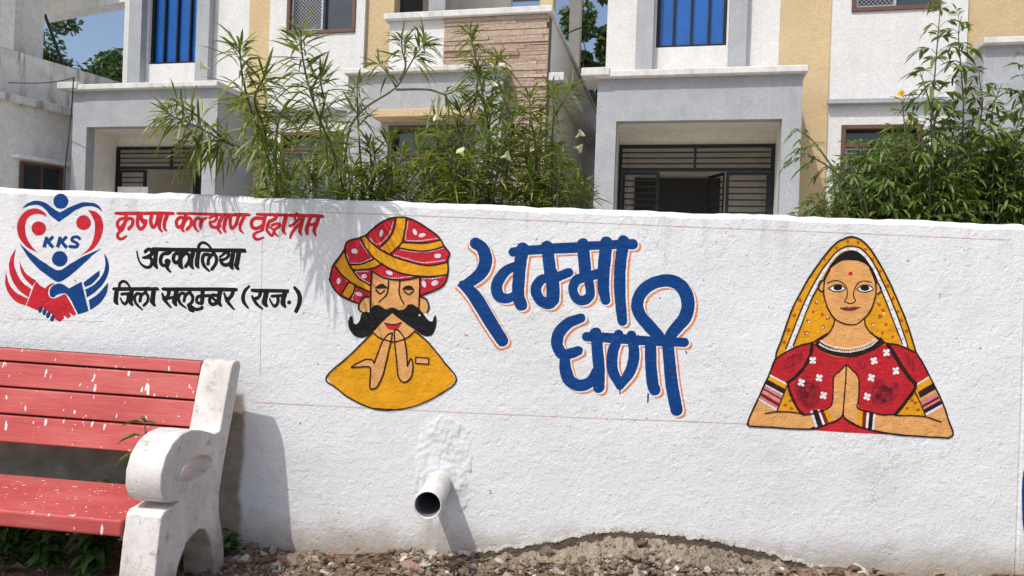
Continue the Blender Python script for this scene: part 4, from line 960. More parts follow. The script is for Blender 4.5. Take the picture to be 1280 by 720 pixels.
def blue_window(root, s0, s1, z0, z1, t):
    f = MB(hw); w_ = 0.045
    f.box(s0, s1, t, t+0.06, z0, z0+w_).box(s0, s1, t, t+0.06, z1-w_, z1).box(s0, s0+w_, t, t+0.06, z0+w_, z1-w_).box(s1-w_, s1, t, t+0.06, z0+w_, z1-w_)
    for k in (1, 2, 3):
        x = s0+(s1-s0)*k/4; f.box(x-0.014, x+0.014, t+0.005, t+0.05, z0+w_, z1-w_)
    fo = f.build('window', M['black_metal'], root); fo['label'] = 'tall upper window closed with blue sheet behind black bars'
    hbox(s0+0.02, s1-0.02, t+0.055, t+0.075, z0+0.02, z1-0.02).build('pane', M['blue'], fo)
def gate(root, s0, s1, z0, z1, t, ajar=True, plate=False):
    g = MB(hw); b = 0.018
    g.box(s0, s1, t, t+0.04, z1-0.045, z1).box(s0, s0+0.045, t, t+0.04, z0, z1-0.045).box(s1-0.045, s1, t, t+0.04, z0, z1-0.045)
    mid = (s0+s1)/2; zt = z1-0.325
    g.box(mid-0.016, mid+0.016, t, t+0.035, zt, z1-0.045).box(s0+0.045, s1-0.045, t, t+0.04, zt-0.03, zt+0.012)
    for k in range(3):
        z = z1-0.105-k*0.075; g.box(s0+0.045, s1-0.045, t+0.008, t+0.024, z-b/2, z+b/2)
    go = g.build('porch_gate', M['black_metal'], root); go['label'] = 'black barred steel gate of the porch'
    def leaf(p, q, y=None):
        m = MB(hw if y is None else y); h = zt-0.04
        m.box(p, p+0.04, t+0.006, t+0.04, z0+0.05, h).box(q-0.04, q, t+0.006, t+0.04, z0+0.05, h).box(p+0.04, q-0.04, t+0.006, t+0.04, h-0.04, h).box(p+0.04, q-0.04, t+0.006, t+0.04, z0+0.05, z0+0.09)
        z = h-0.12
        while z > z0+0.15: m.box(p+0.04, q-0.04, t+0.012, t+0.028, z-b/2, z+b/2); z -= 0.083
        m.build('gate_leaf', M['black_metal'], go)
    leaf(s0+0.05, s0+0.55)
    leaf(s1-0.6, s1-0.05)
    if ajar:        # one leaf folded back into the porch
        ang = R_(62); px_ = s1-0.62
        def turned(s, tt, z): return hw(px_-(px_-s)*math.cos(ang)-0*(tt-t), t+0.02+(px_-s)*math.sin(ang)+(tt-t), z)
        leaf(px_-0.42, px_, turned)
    if plate:
        hbox(s0+0.06, s0+0.62, t-0.012, t-0.002, z1-0.95, z1-0.64).build('notice_plate', M['h_old'], go)['label'] = 'pale metal sheet fixed on the gate'
def porch(root, s0, s1, rear_s0, t0, t1, ztop, zsoff, zgate, ajar, plate):
    """grey combed plaster portal with a thin slab over it"""
    pw_l, pw_r = 0.255, 0.225
    f = MB(hw).holed(s0, s1, YARD, ztop, t0, t0+0.16, [(s0+pw_l, s1-pw_r, YARD-1, zsoff)])
    po = f.build('porch', M['h_grey'], root); bevel(po, 0.006, 1)
    i0, i1 = s0+pw_l-0.012, s1-pw_r+0.012
    hbox(s0+0.002, i0, t0+0.16, t1, YARD, ztop-0.003).build('porch_side', M['h_grey'], po); hbox(i1, s1-0.002, t0+0.16, t1, YARD, ztop-0.003).build('porch_side', M['h_grey'], po)
    m = MB(hw); tb = t1+1.5
    m.box(i0-0.1, i0+0.003, t0+0.163, tb, YARD, zsoff+0.1).box(i1-0.003, i1+0.1, t0+0.163, tb, YARD, zsoff+0.1)
    m.box(i0+0.004, i1-0.004, t0+0.162, tb, zsoff-0.004, zsoff+0.12)
    m.box(i0+0.004, i1-0.004, t0+0.66, t0+0.80, zgate+0.004, zsoff-0.005)
    m.box(i0+0.004, i1-0.004, tb, tb+0.1, YARD, zsoff+0.12)
    m.build('porch_lining', M['h_beige'], po)
    g0 = (i0+i1)/2
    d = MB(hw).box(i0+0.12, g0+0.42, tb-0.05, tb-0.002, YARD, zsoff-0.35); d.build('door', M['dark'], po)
    hbox(i0+0.02, i1-0.02, t0+0.81, t0+0.86, YARD, YARD+0.03).build('threshold', M['ledge'], po)
    gate(po, i0+0.01, i1-0.01, YARD+0.01, zgate, t0+0.62, ajar, plate)
    sl = hbox(s0-0.03, s1+0.045, t0-0.10, t1-0.002, ztop+0.002, ztop+0.085); sl.box(rear_s0, s0+0.16, t0-0.12, t0+0.55, ztop+0.02, ztop+0.125)
    bevel(sl.build('slab', M['ledge'], po), 0.01, 1)
    return po
TF, TW, ZT = 9.5, 10.5, 7.2
def unit(o, root, ajar, plate, blue, panel, win_up, win_lo, ochre2_end, gb_end):
    """one house: porch, blue window bay, ochre strip, white panel with two windows"""
    z2 = 3.97+o[1]; d = o[1]; o = o[0]
    porch(root, o-1.125, o+1.365, o-1.33, TF, TW, z2, 3.43+d, 3.25+d, ajar, plate)
    b0, b1 = blue
    m = MB(hw).holed(o-1.14, o+1.19, 3.4+d, ZT, TW, TW+0.22, [(b0, b1, 4.68+d, 6.7)]); m.build('wall', M['h_white'], root)['label'] = 'white upper wall around the blue window'
    m = hbox(b0-0.27, b0-0.035, TW-0.14, TW-0.002, z2+0.09, ZT).box(b1+0.025, b1+0.255, TW-0.14, TW-0.002, z2+0.09, ZT); m.build('pilaster', M['h_grey'], root)
    blue_window(root, b0, b1, 4.68+d, 6.7, TW+0.06)
    p0, p1 = panel
    bevel(hbox(o+1.192, p0-0.002, TW-0.03, TW+0.2, YARD, ZT).build('ochre_strip', M['h_ochre'], root), 0.004, 1)
    m = MB(hw).holed(p0, p1, YARD, ZT, TW-0.10, TW+0.14, [win_up, win_lo]); m.build('wall', M['h_white'], root)['label'] = 'white wall panel with an upper and a lower window'
    window(root, *win_up, TW-0.10); window(root, *win_lo, TW-0.10, True, win_lo[3]-0.27)
    sh = hbox(p0-0.03, p1+0.0, TW-0.20, TW-0.102, 3.80+d, 3.865+d); bevel(sh.build('string_course', M['h_grey'], root), 0.006, 1)
    hbox(p1+0.002, ochre2_end, TW-0.03, TW+0.2, YARD, ZT).build('ochre_strip', M['h_ochre'], root)
    # body of the house behind its front
    hbox(o-1.138, o+1.18, TW+1.75, 17, YARD, ZT-0.002).box(o-1.139, o-0.95, TW+0.225, TW+1.75, 3.6+d, ZT-0.003).build('house_body', M['h_white'], root)
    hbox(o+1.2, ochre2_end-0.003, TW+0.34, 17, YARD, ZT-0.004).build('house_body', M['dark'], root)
    hbox(o-1.3, ochre2_end+0.1, TW-0.5, 17.3, ZT+0.002, ZT+0.16).build('roof', M['ledge'], root)

hr = thing('house', 'right house behind the wall, its whole wide barred porch in view', 'house', hw(0.2, 9.6, YARD), -HA)
unit((0, 0), hr, True, False, (-0.45, 0.50), (1.83, 3.44), (2.06, 3.12, 5.02, 6.3), (1.99, 2.96, 1.75, 3.54), 4.6, 0)
def grey_room(root, s0, s1, zt, sunshade):
    holes = [(s0+0.62, s1-0.35, 1.9, 3.42)] if sunshade else []
    g = MB(hw).holed(s0, s1, YARD, zt, TF, TF+0.2, holes)
    if not sunshade: g.box(s0, s0+0.2, TF+0.2, TW-0.1, YARD, zt-0.002)
    go = g.build('front_room', M['h_grey'], root); bevel(go, 0.006, 1)
    bevel(hbox(s0-0.03, s1+0.05, TF-0.09, TF+0.215, zt+0.002, zt+0.075).build('slab', M['ledge'], go), 0.01, 1)
    if sunshade:
        bevel(hbox(s0+0.5, s1-0.24, TF-0.32, TF-0.002, 3.46, 3.565).build('sunshade', M['h_ochre'], go), 0.008, 1)
        window(go, s0+0.62, s1-0.35, 1.9, 3.42, TF+0.03, True, 3.02)
grey_room(hr, 3.32, 5.6, 4.235, False)

hl = thing('house', 'left house behind the oleanders, with a stone-clad terrace front', 'house', hw(-7.0, 9.6, YARD), -HA)
unit((-8.0, 0.03), hl, False, True, (-8.66, -7.70), (-6.40, -4.80), (-6.10, -4.95, 5.05, 6.3), (-6.13, -5.08, 1.75, 3.54), -4.36, 0)
grey_room(hl, -4.60, -2.385, 4.12, True)
def terrace():
    s0, s1, t0 = -4.11, -1.83, TF+0.24
    b = MB(hw).box(s0, -3.302, t0, t0+0.18, 4.2, 4.93); b.build('terrace_wall', M['h_white'], hl)['label'] = 'white half of the terrace parapet'
    # cladding: courses of split stone of uneven length and depth
    rnd = random.Random(3); m = MB(hw); z = YARD
    while z < 4.92:
        h = rnd.choice((0.036, 0.042, 0.05, 0.05, 0.06, 0.08)); x = -3.30-rnd.uniform(0, 0.3)
        while x < s1:
            l = rnd.uniform(0.4, 1.3); a, c = max(x, -3.30), min(x+l, s1)
            if c-a > 0.03:
                dp = rnd.uniform(0.0, 0.03); zt = min(z+h-0.006, 4.928); e = rnd.uniform(0, 0.012)
                m.add([(a, t0-dp, z), (c-0.004, t0-dp-e, z), (c-0.004, t0-dp-0.006, zt), (a, t0-dp-e, zt), (a, t0+0.03, z), (c-0.004, t0+0.03, z), (c-0.004, t0+0.03, zt), (a, t0+0.03, zt)],
                      [(0, 1, 2, 3), (3, 2, 6, 7), (1, 5, 6, 2), (0, 4, 5, 1), (0, 3, 7, 4)])
            x += l
        z += h
    st = m.build('stone_cladding', M['stone'], hl)
    hbox(-3.29, s1-0.004, t0+0.02, t0+0.2, YARD, 4.925).build('stone_backing', M['mortar'], st)
    # flank wall running back, its ledge, coping
    hbox(s1-0.18, s1, t0+0.205, 15.4, YARD, 4.94).build('flank_wall', M['h_beige'], hl)
    bevel(hbox(s1+0.002, s1+0.22, t0+0.02, 15.3, 4.05, 4.16).build('ledge', M['ledge'], hl), 0.008, 1)
    bevel(hbox(s0-0.07, s1+0.05, t0-0.09, t0+0.24, 4.935, 5.025).build('coping', M['ledge'], hl), 0.01, 1)
    hbox(s1-0.2, s1+0.03, t0+0.242, 15.4, 4.945, 5.0).build('coping', M['ledge'], hl)
    hbox(s0, s1-0.185, t0+0.23, 15, 3.9, 4.0).build('terrace_floor', M['ledge'], hl)
    hbox(s1-0.19, s1-0.01, t0+0.26, t0+0.5, 5.03, ZT).build('ochre_post', M['h_ochre'], hl)
    hbox(-3.95, -3.68, TW+0.35, TW+0.6, 4.0, ZT).build('pillar', M['h_grey'], hl)
    hbox(-4.4, -2.85, TW+1.2, TW+1.35, 4.0, ZT).build('terrace_back_wall', M['h_beige'], hl)
    hbox(-2.02, -1.83, 12.6, 12.8, 5.002, 8.2).build('post', M['h_beige'], hl)['label'] = 'slim beige concrete post rising from the flank wall'
    hbox(-4.35, s1+0.05, t0+0.3, 15.4, ZT+0.17, ZT+0.3).build('terrace_roof', M['ledge'], hl)
terrace()

# ---- old two-storey building at the far left, turned to the others
LA = R_(24.7)
LD = Vector((math.sin(LA), math.cos(LA), 0)); LN = Vector((math.cos(LA), -math.sin(LA), 0))     # along the flank, and out of it
LP = Vector((-7.25, 12.0, 0))
def lw(q, n, z): return LP+LD*q+LN*n+Vector((0, 0, z))
def lq(px, py, off=0.0):
    x, z = ray(px, py); d = Vector((x, 1, 0)); n = Vector((LN.x, LN.y, 0)); k = (LP.dot(n)+off)/d.dot(n)
    p = d*k; return (p-LP).dot(LD), CZ+z*k
def old_building():
    root = thing('old_building', 'weathered two-storey building at the far left with mould-stained open terrace', 'house', lw(0, -3, YARD), 0)
    qa, za = lq(0, 117); qb, zb = lq(17, 63); qc, zc = lq(18, 10); qd, zd = lq(135, 103); q1, z1 = lq(24, 203); q2, z2 = lq(77, 212)
    zl = za; zp = zb
    def B(*a): return MB(lw).box(*a)
    B(-6, 5, -7, 0, YARD, zl-0.1).build('wall', M['h_old'], root)
    win = (q1, q2, z2-1.3, z2+0.02)
    f = MB(lw); t0, t1 = 0.002, 0.05; fr = 0.045
    q1, q2, zb_, zt_ = win
    f.box(q1, q2, t0, t1, zt_-fr, zt_).box(q1, q2, t0, t1, zb_, zb_+fr).box(q1, q1+fr, t0, t1, zb_+fr, zt_-fr).box(q2-fr, q2, t0, t1, zb_+fr, zt_-fr).box((q1+q2)/2-0.02, (q1+q2)/2+0.02, t0, t1-0.01, zb_+fr, zt_-fr)
    fo = f.build('window', M['brown'], root)
    B(q1+0.02, q2-0.02, 0.003, 0.012, zb_+0.02, zt_-0.02).build('pane', M['glass'], fo)
    bevel(B(q1-0.12, q2+0.08, 0.002, 0.16, zt_+0.03, zt_+0.09).build('sunshade', M['h_old'], root), 0.008, 1)
    bevel(B(-6, 5, -0.4, 0.14, zl-0.098, zl+0.015).build('ledge', M['h_mould'], root), 0.012, 1)
    B(-6, 5, -0.16, -0.002, zl+0.017, zp).build('parapet', M['h_mould'], root)
    B(-6, qb+0.0, -0.20, 0.004, zp+0.002, 6.9).build('pillar', M['h_old'], root)
    pb = at(95, 17, (LP+LD*0.7-LN*1.0).y)
    B(0.6, 0.85, -6, 0.45, pb.z, pb.z+0.5).build('beam', M['h_old'], root)
    B(-6, 0.9, -6, 0.05, 6.905, 7.05).build('roof', M['h_old'], root)
    # inner wall of the terrace
    B(-6, lq(54, 60, -0.5)[0], -0.7, -0.5, zl, 6.898).build('terrace_wall', M['h_old'], root)
    m = MB(); a = at(56, 18, 12.2); b = at(83, 92, 12.2); m.tube([a, b], 0.025, 0.025, 6); m.build('drain_pipe', M['cable'], root)
old_building()

# loose cables
def cable(name, pts, r, label):
    m = MB(); m.tube([tuple(p) for p in spline([tuple(p) for p in pts], 6)], r, r, 5)
    tag(m.build(name, M['cable'], None, True), label, 'cable')
cable('cable', [at(92, 97, 9.35), at(90, 130, 9.95), at(86, 170, 9.98), at(82, 205, 9.99), at(80, 250, 10.0)], 0.008, 'thin black cable hanging down the left porch pillar')
cable('cable', [at(-5, 103, 11.2), at(40, 104, 10.9), at(70, 102, 10.6), at(93, 97, 10.2)], 0.007, 'thin black cable stretched in front of the old mould-stained parapet')
cable('cable', [at(1105, -3, 10.1), at(1112, 40, 10.1), at(1122, 80, 10.1), at(1131, 112, 10.1)], 0.005, 'thin pale wire hanging from the upper right window')
cable('cable', [at(700, 46, 11.2), at(722, 36, 11.5), at(735, 33, 11.8), at(739, 45, 12)], 0.011, 'thin black cable looped round the slim concrete post')

# ------------------------------------------------------------------ trees behind the houses
def leaf_cloud(name, m, clumps, n, size, parent, seed, aspect=0.5):
    rnd = random.Random(seed); v, f = [], []
    for k in range(n):
        c, r = clumps[k % len(clumps)]
        d = Vector((rnd.gauss(0, 1), rnd.gauss(0, 1), rnd.gauss(0, 1))).normalized()*r*rnd.uniform(0.35, 1.0)**0.6
        p = Vector(c)+Vector((d.x, d.y, d.z*0.75))
        a = Vector((rnd.gauss(0, 1), rnd.gauss(0, 1), rnd.gauss(0, 0.6))).normalized()
        b = a.cross(Vector((rnd.gauss(0, 1), rnd.gauss(0, 1), rnd.gauss(0, 1)))).normalized()
        s = size*rnd.uniform(0.6, 1.3); i = len(v)
        v += [p-a*s*0.5, p+b*s*aspect*0.5, p+a*s*0.5, p-b*s*aspect*0.5]; f.append((i, i+1, i+2, i+3))
    return obj(name, v, f, m, parent)
def tree(base, h, crown_r, label, seed, size=0.16, n=9000, spread=1.0, stretch=0.55, nclump=46):
    rnd = random.Random(seed); base = Vector(base)
    t = thing('tree', label, 'tree', base, 0, 'trees behind the houses')
    m = MB(); top = base+Vector((0.2, 0.1, h*0.75))
    m.tube([base, base+Vector((0.1, 0, h*0.3)), base+Vector((-0.05, 0.1, h*0.55)), top], 0.16, 0.05, 8)
    cl = []
    for k in range(nclump):
        d = Vector((rnd.gauss(0, 1), rnd.gauss(0, 1), rnd.gauss(0, 1))).normalized()*rnd.uniform(0.3, 1)**0.5
        c = base+Vector((d.x*crown_r, d.y*crown_r, h*(1-stretch*0.5)+d.z*h*stretch*0.5))
        cl.append((c, crown_r*rnd.uniform(0.14, 0.30)))
        if k % 2 == 0:
            s = base+Vector((0, 0, h*rnd.uniform(0.3, 0.6))); m.tube([s, (s+c)/2+Vector((0, 0, -0.15)), c], 0.05, 0.012, 5)
    m.build('trunk', M['bark'], t, True)
    leaf_cloud('crown', M['leaf_tree'], cl, n, size, t, seed+1)
def base_at(px, y):
    p = at(px, 300, y); return (p.x, p.y, YARD)
tree(base_at(60, 20), 7.4, 2.0, 'bushy green tree seen through the open terrace at the far left', 11, 0.17, 14000)
tree(base_at(112, 22), 6.9, 2.0, 'lower leafy tree right of the bushy one behind the far left terrace', 12, 0.17, 7000)
tree(base_at(752, 21), 9.5, 1.9, 'tall dark tree in the gap between the two houses', 13, 0.24, 13000, stretch=0.85, nclump=52)
tree(base_at(700, 26), 6.3, 1.3, 'smaller tree left of the tall dark one between the houses', 14, 0.24, 3500, stretch=0.8)
# ------------------------------------------------------------------ bench
def bench():
    o = at(297, 458, 3.27)
    root = thing('park_bench', 'red and white concrete bench with scrolled armrests standing against the painted wall', 'bench', (o.x, 3.27, 0), 0)
    root.rotation_euler = (0, 0.020, R_(-5))
    T = 0.138
    def L(x, d, z): return wmat_root @ Vector((x, -d, z))
    bpy.context.view_layer.update(); wmat_root = wmat(root)
    out = [(.625, -.10), (.61, .10), (.592, .30), (.580, .372), (.562, .386), (.50, .388), (.465, .392), (.485, .402), (.53, .408), (.572, .432), (.597, .48), (.598, .535), (.575, .59), (.53, .63), (.47, .652), (.40, .655), (.33, .642), (.26, .62), (.21, .603), (.165, .605), (.148, .66), (.122, .76), (.092, .86), (.075, .885), (.05, .892), (.02, .888), (.004, .87), (.018, .80), (.062, .64), (.115, .46), (.142, .34), (.135, .26), (.105, .18), (.07, .08), (.045, -.10),
           (.135, -.10), (.155, .04), (.185, .125), (.218, .185), (.255, .222), (.30, .235), (.35, .225), (.395, .21), (.44, .15), (.47, .06), (.485, -.10)]
    hole = [(.215, .490), (.25, .520), (.31, .538), (.385, .538), (.44, .522), (.468, .495), (.455, .470), (.41, .455), (.35, .446), (.285, .450), (.235, .466)]
    def frame(x1, name='end_frame'):
        x0 = x1-T; vs = [Vector(p) for p in out]+[Vector(p) for p in hole]
        f0 = list(range(len(out))); f1 = list(range(len(out), len(out)+len(hole)))
        ar = sum(a[0]*b[1]-b[0]*a[1] for a, b in zip(out, out[1:]+out[:1]))
        e = [(f0[i], f0[(i+1) % len(f0)]) for i in range(len(f0))]+[(f1[i], f1[(i+1) % len(f1)]) for i in range(len(f1))]
        r = delaunay_2d_cdt(vs, e, [], 0, 1e-5, True)
        def inside(p, poly):
            c = False
            for (ax, ay), (bx, by) in zip(poly, poly[1:]+poly[:1]):
                if (ay > p[1]) != (by > p[1]) and p[0] < ax+(p[1]-ay)/(by-ay)*(bx-ax): c = not c
            return c
        bm = bmesh.new(); A = [bm.verts.new((x1, -v.x, v.y)) for v in r[0]]; B = [bm.verts.new((x0, -v.x, v.y)) for v in r[0]]
        for t in r[2]:
            c = ((r[0][t[0]].x+r[0][t[1]].x+r[0][t[2]].x)/3, (r[0][t[0]].y+r[0][t[1]].y+r[0][t[2]].y)/3)
            if inside(c, out) and not inside(c, hole):
                bm.faces.new([A[i] for i in t]); bm.faces.new([B[i] for i in reversed(t)])
        for loop in (f0, f1):
            for i in range(len(loop)):
                a, b = loop[i], loop[(i+1) % len(loop)]
                bm.faces.new([A[a], B[a], B[b], A[b]])
        bmesh.ops.recalc_face_normals(bm, faces=bm.faces)
        bmesh.ops.dissolve_limit(bm, angle_limit=0.01, verts=bm.verts, edges=bm.edges)
        me = bpy.data.meshes.new(name); bm.to_mesh(me); bm.free(); me.materials.append(M['b_white'])
        q = bpy.data.objects.new(name, me); C.objects.link(q); q.parent = root
        b = bevel(q, 0.011, 3, 30)
        me.polygons.foreach_set('use_smooth', [True]*len(me.polygons))
        w_ = q.modifiers.new('normals', 'WEIGHTED_NORMAL'); w_.keep_sharp = False
        return q
    frame(0.0); frame(-1.70)
    def lbox(nm, pts, m, wd=0.012):
        """bar along x with the (d, z) section pts"""
        n = len(pts); v = [(x, -d, z) for x in (-1.70+0.004, -T-0.002) for d, z in pts]
        f = [tuple(range(n)), tuple(n+i for i in reversed(range(n)))]+[(i, n+i, n+(i+1) % n, (i+1) % n) for i in range(n)]
        q = obj(nm, v, f, m, root, False, True)
        bm = bmesh.new(); bm.from_mesh(q.data); bmesh.ops.recalc_face_normals(bm, faces=bm.faces); bm.to_mesh(q.data); bm.free()
        if wd: bevel(q, wd, 3)
        return q
    lbox('seat', [(.16, .285), (.60, .290), (.60, .352), (.16, .35)], M['b_red'], 0.010)
    def bd(z): return 0.080+(0.883-z)*0.23          # front face of the leaning back
    lbox('backrest', [(bd(.885)-.062, .878), (bd(.885)-.016, .878), (bd(.49)-.016, .50), (bd(.49)-.062, .50)], M['groove'], 0)
    zs = [.886, .826, .718, .605, .488]
    for a, b in zip(zs, zs[1:]):
        t, u = a-.005, b+.004
        lbox('backrest_slat', [(bd(t)-.015, t), (bd(t)+.006, t), (bd(u)+.006, u), (bd(u)-.015, u)], M['b_red'], 0.005)
    return root
bench()

# ------------------------------------------------------------------ drain pipe through the wall
def pipe():
    m = MB(); n = 40; r, ri = 0.0575, 0.0535; L_ = 0.36
    a = Vector((at(549, 604, WY).x, WY, at(549, 604, WY).z)); d = Vector((-0.035, -1, 0.012)).normalized()
    X = d.cross(Vector((0, 0, 1))).normalized(); Zv = X.cross(d)
    rings = [(-0.1, r), (L_, r), (L_+0.001, r-0.001), (L_+0.001, ri), (L_-0.004, ri-0.001), (-0.1, ri-0.001)]
    t = thing('drain_pipe', 'dusty white plastic pipe stub sticking out low from the wall', 'pipe', a-Vector((0, 0, 0.06)))
    def ringset(rs):
        q = MB()
        for l, rr in rs:
            for k in range(n):
                w_ = 2*math.pi*k/n; q.v.append(a+d*l+(X*math.cos(w_)+Zv*math.sin(w_))*rr)
        for i in range(len(rs)-1):
            for k in range(n): q.f.append((i*n+k, i*n+(k+1) % n, (i+1)*n+(k+1) % n, (i+1)*n+k))
        return q
    q = ringset(rings[:5])
    ringset([(-0.1, r), (L_, r), (L_+0.001, r-0.001), (L_+0.001, ri), (L_-0.012, ri-0.001)]).build('pipe_wall', M['pvc'], t, True)
    ringset([(L_-0.0125, ri-0.001), (-0.1, ri-0.001)]).build('pipe_lining', M['pvc_in'], t, True)
    q = ringset([(0.012, r+0.002), (0.045, r+0.0035), (0.047, r+0.001)]); q.build('pipe_collar', M['pvc'], t, True)
pipe()

# ------------------------------------------------------------------ rubble and litter along the foot of the wall
def gz(x, y):
    near = max(0, 1-abs(y-3.0)/1.6)
    z = -0.03+near*(0.035*noise.noise((x*2.2, y*2.2, 1))+0.018*noise.noise((x*8, y*8, 4)))
    return z+0.035*max(0, min(1, (y-2.9)/0.5))+0.045*max(0, min(1, (-x-1.25)/0.25))*max(0, min(1, (y-2.4)/0.7))
def rubble():
    rnd = random.Random(21); v, f = [], []
    ico = bmesh.new(); bmesh.ops.create_icosphere(ico, subdivisions=1, radius=1); iv = [q.co.copy() for q in ico.verts]; fi = [[q.index for q in t.verts] for t in ico.faces]; ico.free()
    for k in range(11000):
        x = rnd.uniform(-1.45, 2.4) if rnd.random() < 0.92 else rnd.uniform(-4, 4.5)
        y = WY-0.01-abs(rnd.gauss(0, 0.16)) if rnd.random() < 0.75 else rnd.uniform(2.5, 3.38)
        s = 0.003+0.020*rnd.random()**3.4; s *= 2.1 if rnd.random() < .022 else 1
        if noise.noise((x*4, y*5, 11)) < -0.12 and rnd.random() < .75: continue
        if -1.45 < x < -0.2 and rnd.random() < 0.04: s *= 1.5
        heap = 0.035*max(0, 1-abs(x+0.12)/0.55)*max(0, 1-(WY-y)/0.3)
        z = gz(x, y)+heap*rnd.random()+s*0.15
        if -0.28 < x < 1.6 and y > 3.1:
            u = min(1, (WY-y)/.27); t_ = foot_top(x); z = max(z, t_-.01-(t_+.10)*u**1.1+s*.2)
            if u < .3 and rnd.random() < .85: continue
        e = Vector((rnd.uniform(.6, 1.4), rnd.uniform(.6, 1.3), rnd.uniform(.35, .85)))*s
        rm = Matrix.Rotation(rnd.random()*6.28, 3, 'Z') @ Matrix.Rotation(rnd.uniform(-.7, .7), 3, 'X')
        b = len(v)
        for q in iv:
            j = 1+rnd.uniform(-.28, .28); v.append(rm @ Vector((q.x*e.x*j, q.y*e.y*j, q.z*e.z*j))+Vector((x, min(y, WY-s*0.6), z)))
        f += [tuple(b+i for i in t) for t in fi]
    o = obj('rubble', v, f, M['rubble'], None, False, keep=True); o['kind'] = 'stuff'
    v, f = [], []
    for k in range(2600):
        x = rnd.uniform(-2.6, -1.0) if rnd.random() < 0.4 else rnd.uniform(-1.5, 2.4); y = rnd.uniform(2.4, 3.36)
        if x > -1: y = rnd.uniform(3.0, 3.38)
        p = Vector((x, y, gz(x, y)+rnd.uniform(0.004, 0.03)))
        a = rnd.random()*6.28; d = Vector((math.cos(a), math.sin(a), rnd.uniform(-.35, .35))).normalized(); sd = d.cross(Vector((rnd.uniform(-.5, .5), rnd.uniform(-.5, .5), 1))).normalized()
        l = rnd.uniform(.02, .075); w_ = l*rnd.uniform(.12, .5); u = d.cross(sd)*l*rnd.uniform(-.25, .25); b = len(v)
        v += [p-d*l/2, p-d*l*.1+sd*w_/2+u, p+d*l/2, p-d*l*.1-sd*w_/2+u]; f += [(b, b+1, b+2), (b, b+2, b+3)]
    o = obj('leaf_litter', v, f, M['litter'], None, False, keep=True); o['kind'] = 'stuff'
rubble()

# ------------------------------------------------------------------ plants
class Leaves:
    def __init__(s, seed): s.v = []; s.f = []; s.r = random.Random(seed)
    def blade(s, p, d, l, w_, droop, fold=0.25, belly=0.4):
        r = s.r; d = d.normalized(); sd = d.cross(Vector((0, 0, 1)))
        sd = sd.normalized() if sd.length > 0.05 else Vector((1, 0, 0))
        sd = (Matrix.Rotation(r.uniform(-.6, .6), 3, d) @ sd).normalized(); up = sd.cross(d)
        b = len(s.v)
        def q(t): return p+d*l*t+Vector((0, 0, -droop*l*t*t))
        m1, m2 = q(belly), q(belly+0.35)
        s.v += [q(0), m1+sd*w_/2+up*w_*fold, m1, m1-sd*w_/2+up*w_*fold, m2+sd*w_*.38+up*w_*fold, m2, m2-sd*w_*.38+up*w_*fold, q(1)]
        s.f += [tuple(b+i for i in t) for t in ((0, 2, 1), (0, 3, 2), (1, 2, 5, 4), (2, 3, 6, 5), (4, 5, 7), (5, 6, 7))]
    def build(s, name, m, parent): return obj(name, s.v, s.f, m, parent, True)
def frame_of(t):
    a = t.cross(Vector((0.2, 0.9, 0.3))).normalized(); return a, t.cross(a)
def whorls(lv, pts, span, per_m, l, w_, droop=(0.15, 0.6), lift=0.5):
    """narrow leaves all round the last part of a branch, thickest at its tip"""
    r = lv.r; P = [Vector(p) for p in pts]; ln = sum((b-a).length for a, b in zip(P, P[1:]))
    n = int(per_m*ln*span)
    for k in range(n+10):
        u = 1-span*(k/n)**1.15 if k < n else 1-0.03*r.random()
        tgt = u*ln
        for a, b in zip(P, P[1:]):
            e = (b-a).length
            if tgt <= e or b is P[-1]:
                p = a+(b-a)*min(1, tgt/max(e, 1e-6)); t = (b-a).normalized(); break
            tgt -= e
        A, B = frame_of(t); w2_ = r.random()*6.283; rad = A*math.cos(w2_)+B*math.sin(w2_)
        tipness = max(0, 1-(1-u)*ln/0.10)
        d = rad*(1-0.55*tipness*r.random())+t*(lift+0.5*tipness)*r.uniform(.2, 1.5)+Vector((r.uniform(-.3, .3), r.uniform(-.3, .3), r.uniform(-.2, .3)))
        lv.blade(p, d, l*r.uniform(.7, 1.15)*(1-.25*tipness*r.random()), w_*r.uniform(.8, 1.2), r.uniform(*droop))
def flower(m, p, d, s=0.05):
    """small trumpet"""
    d = d.normalized(); A, B = frame_of(d); b = len(m.v); n = 8
    for l, rr in ((0, .1), (.45, .17), (.8, .33), (1.05, .62)):
        for k in range(n):
            w_ = 2*math.pi*k/n; q = rr*(1+(.22 if (l > 1 and k % 2) else 0)); m.v.append(p+d*s*l+(A*math.cos(w_)+B*math.sin(w_))*s*q)
    for i in range(3):
        for k in range(n): m.f.append((b+i*n+k, b+i*n+(k+1) % n, b+(i+1)*n+(k+1) % n, b+(i+1)*n+k))
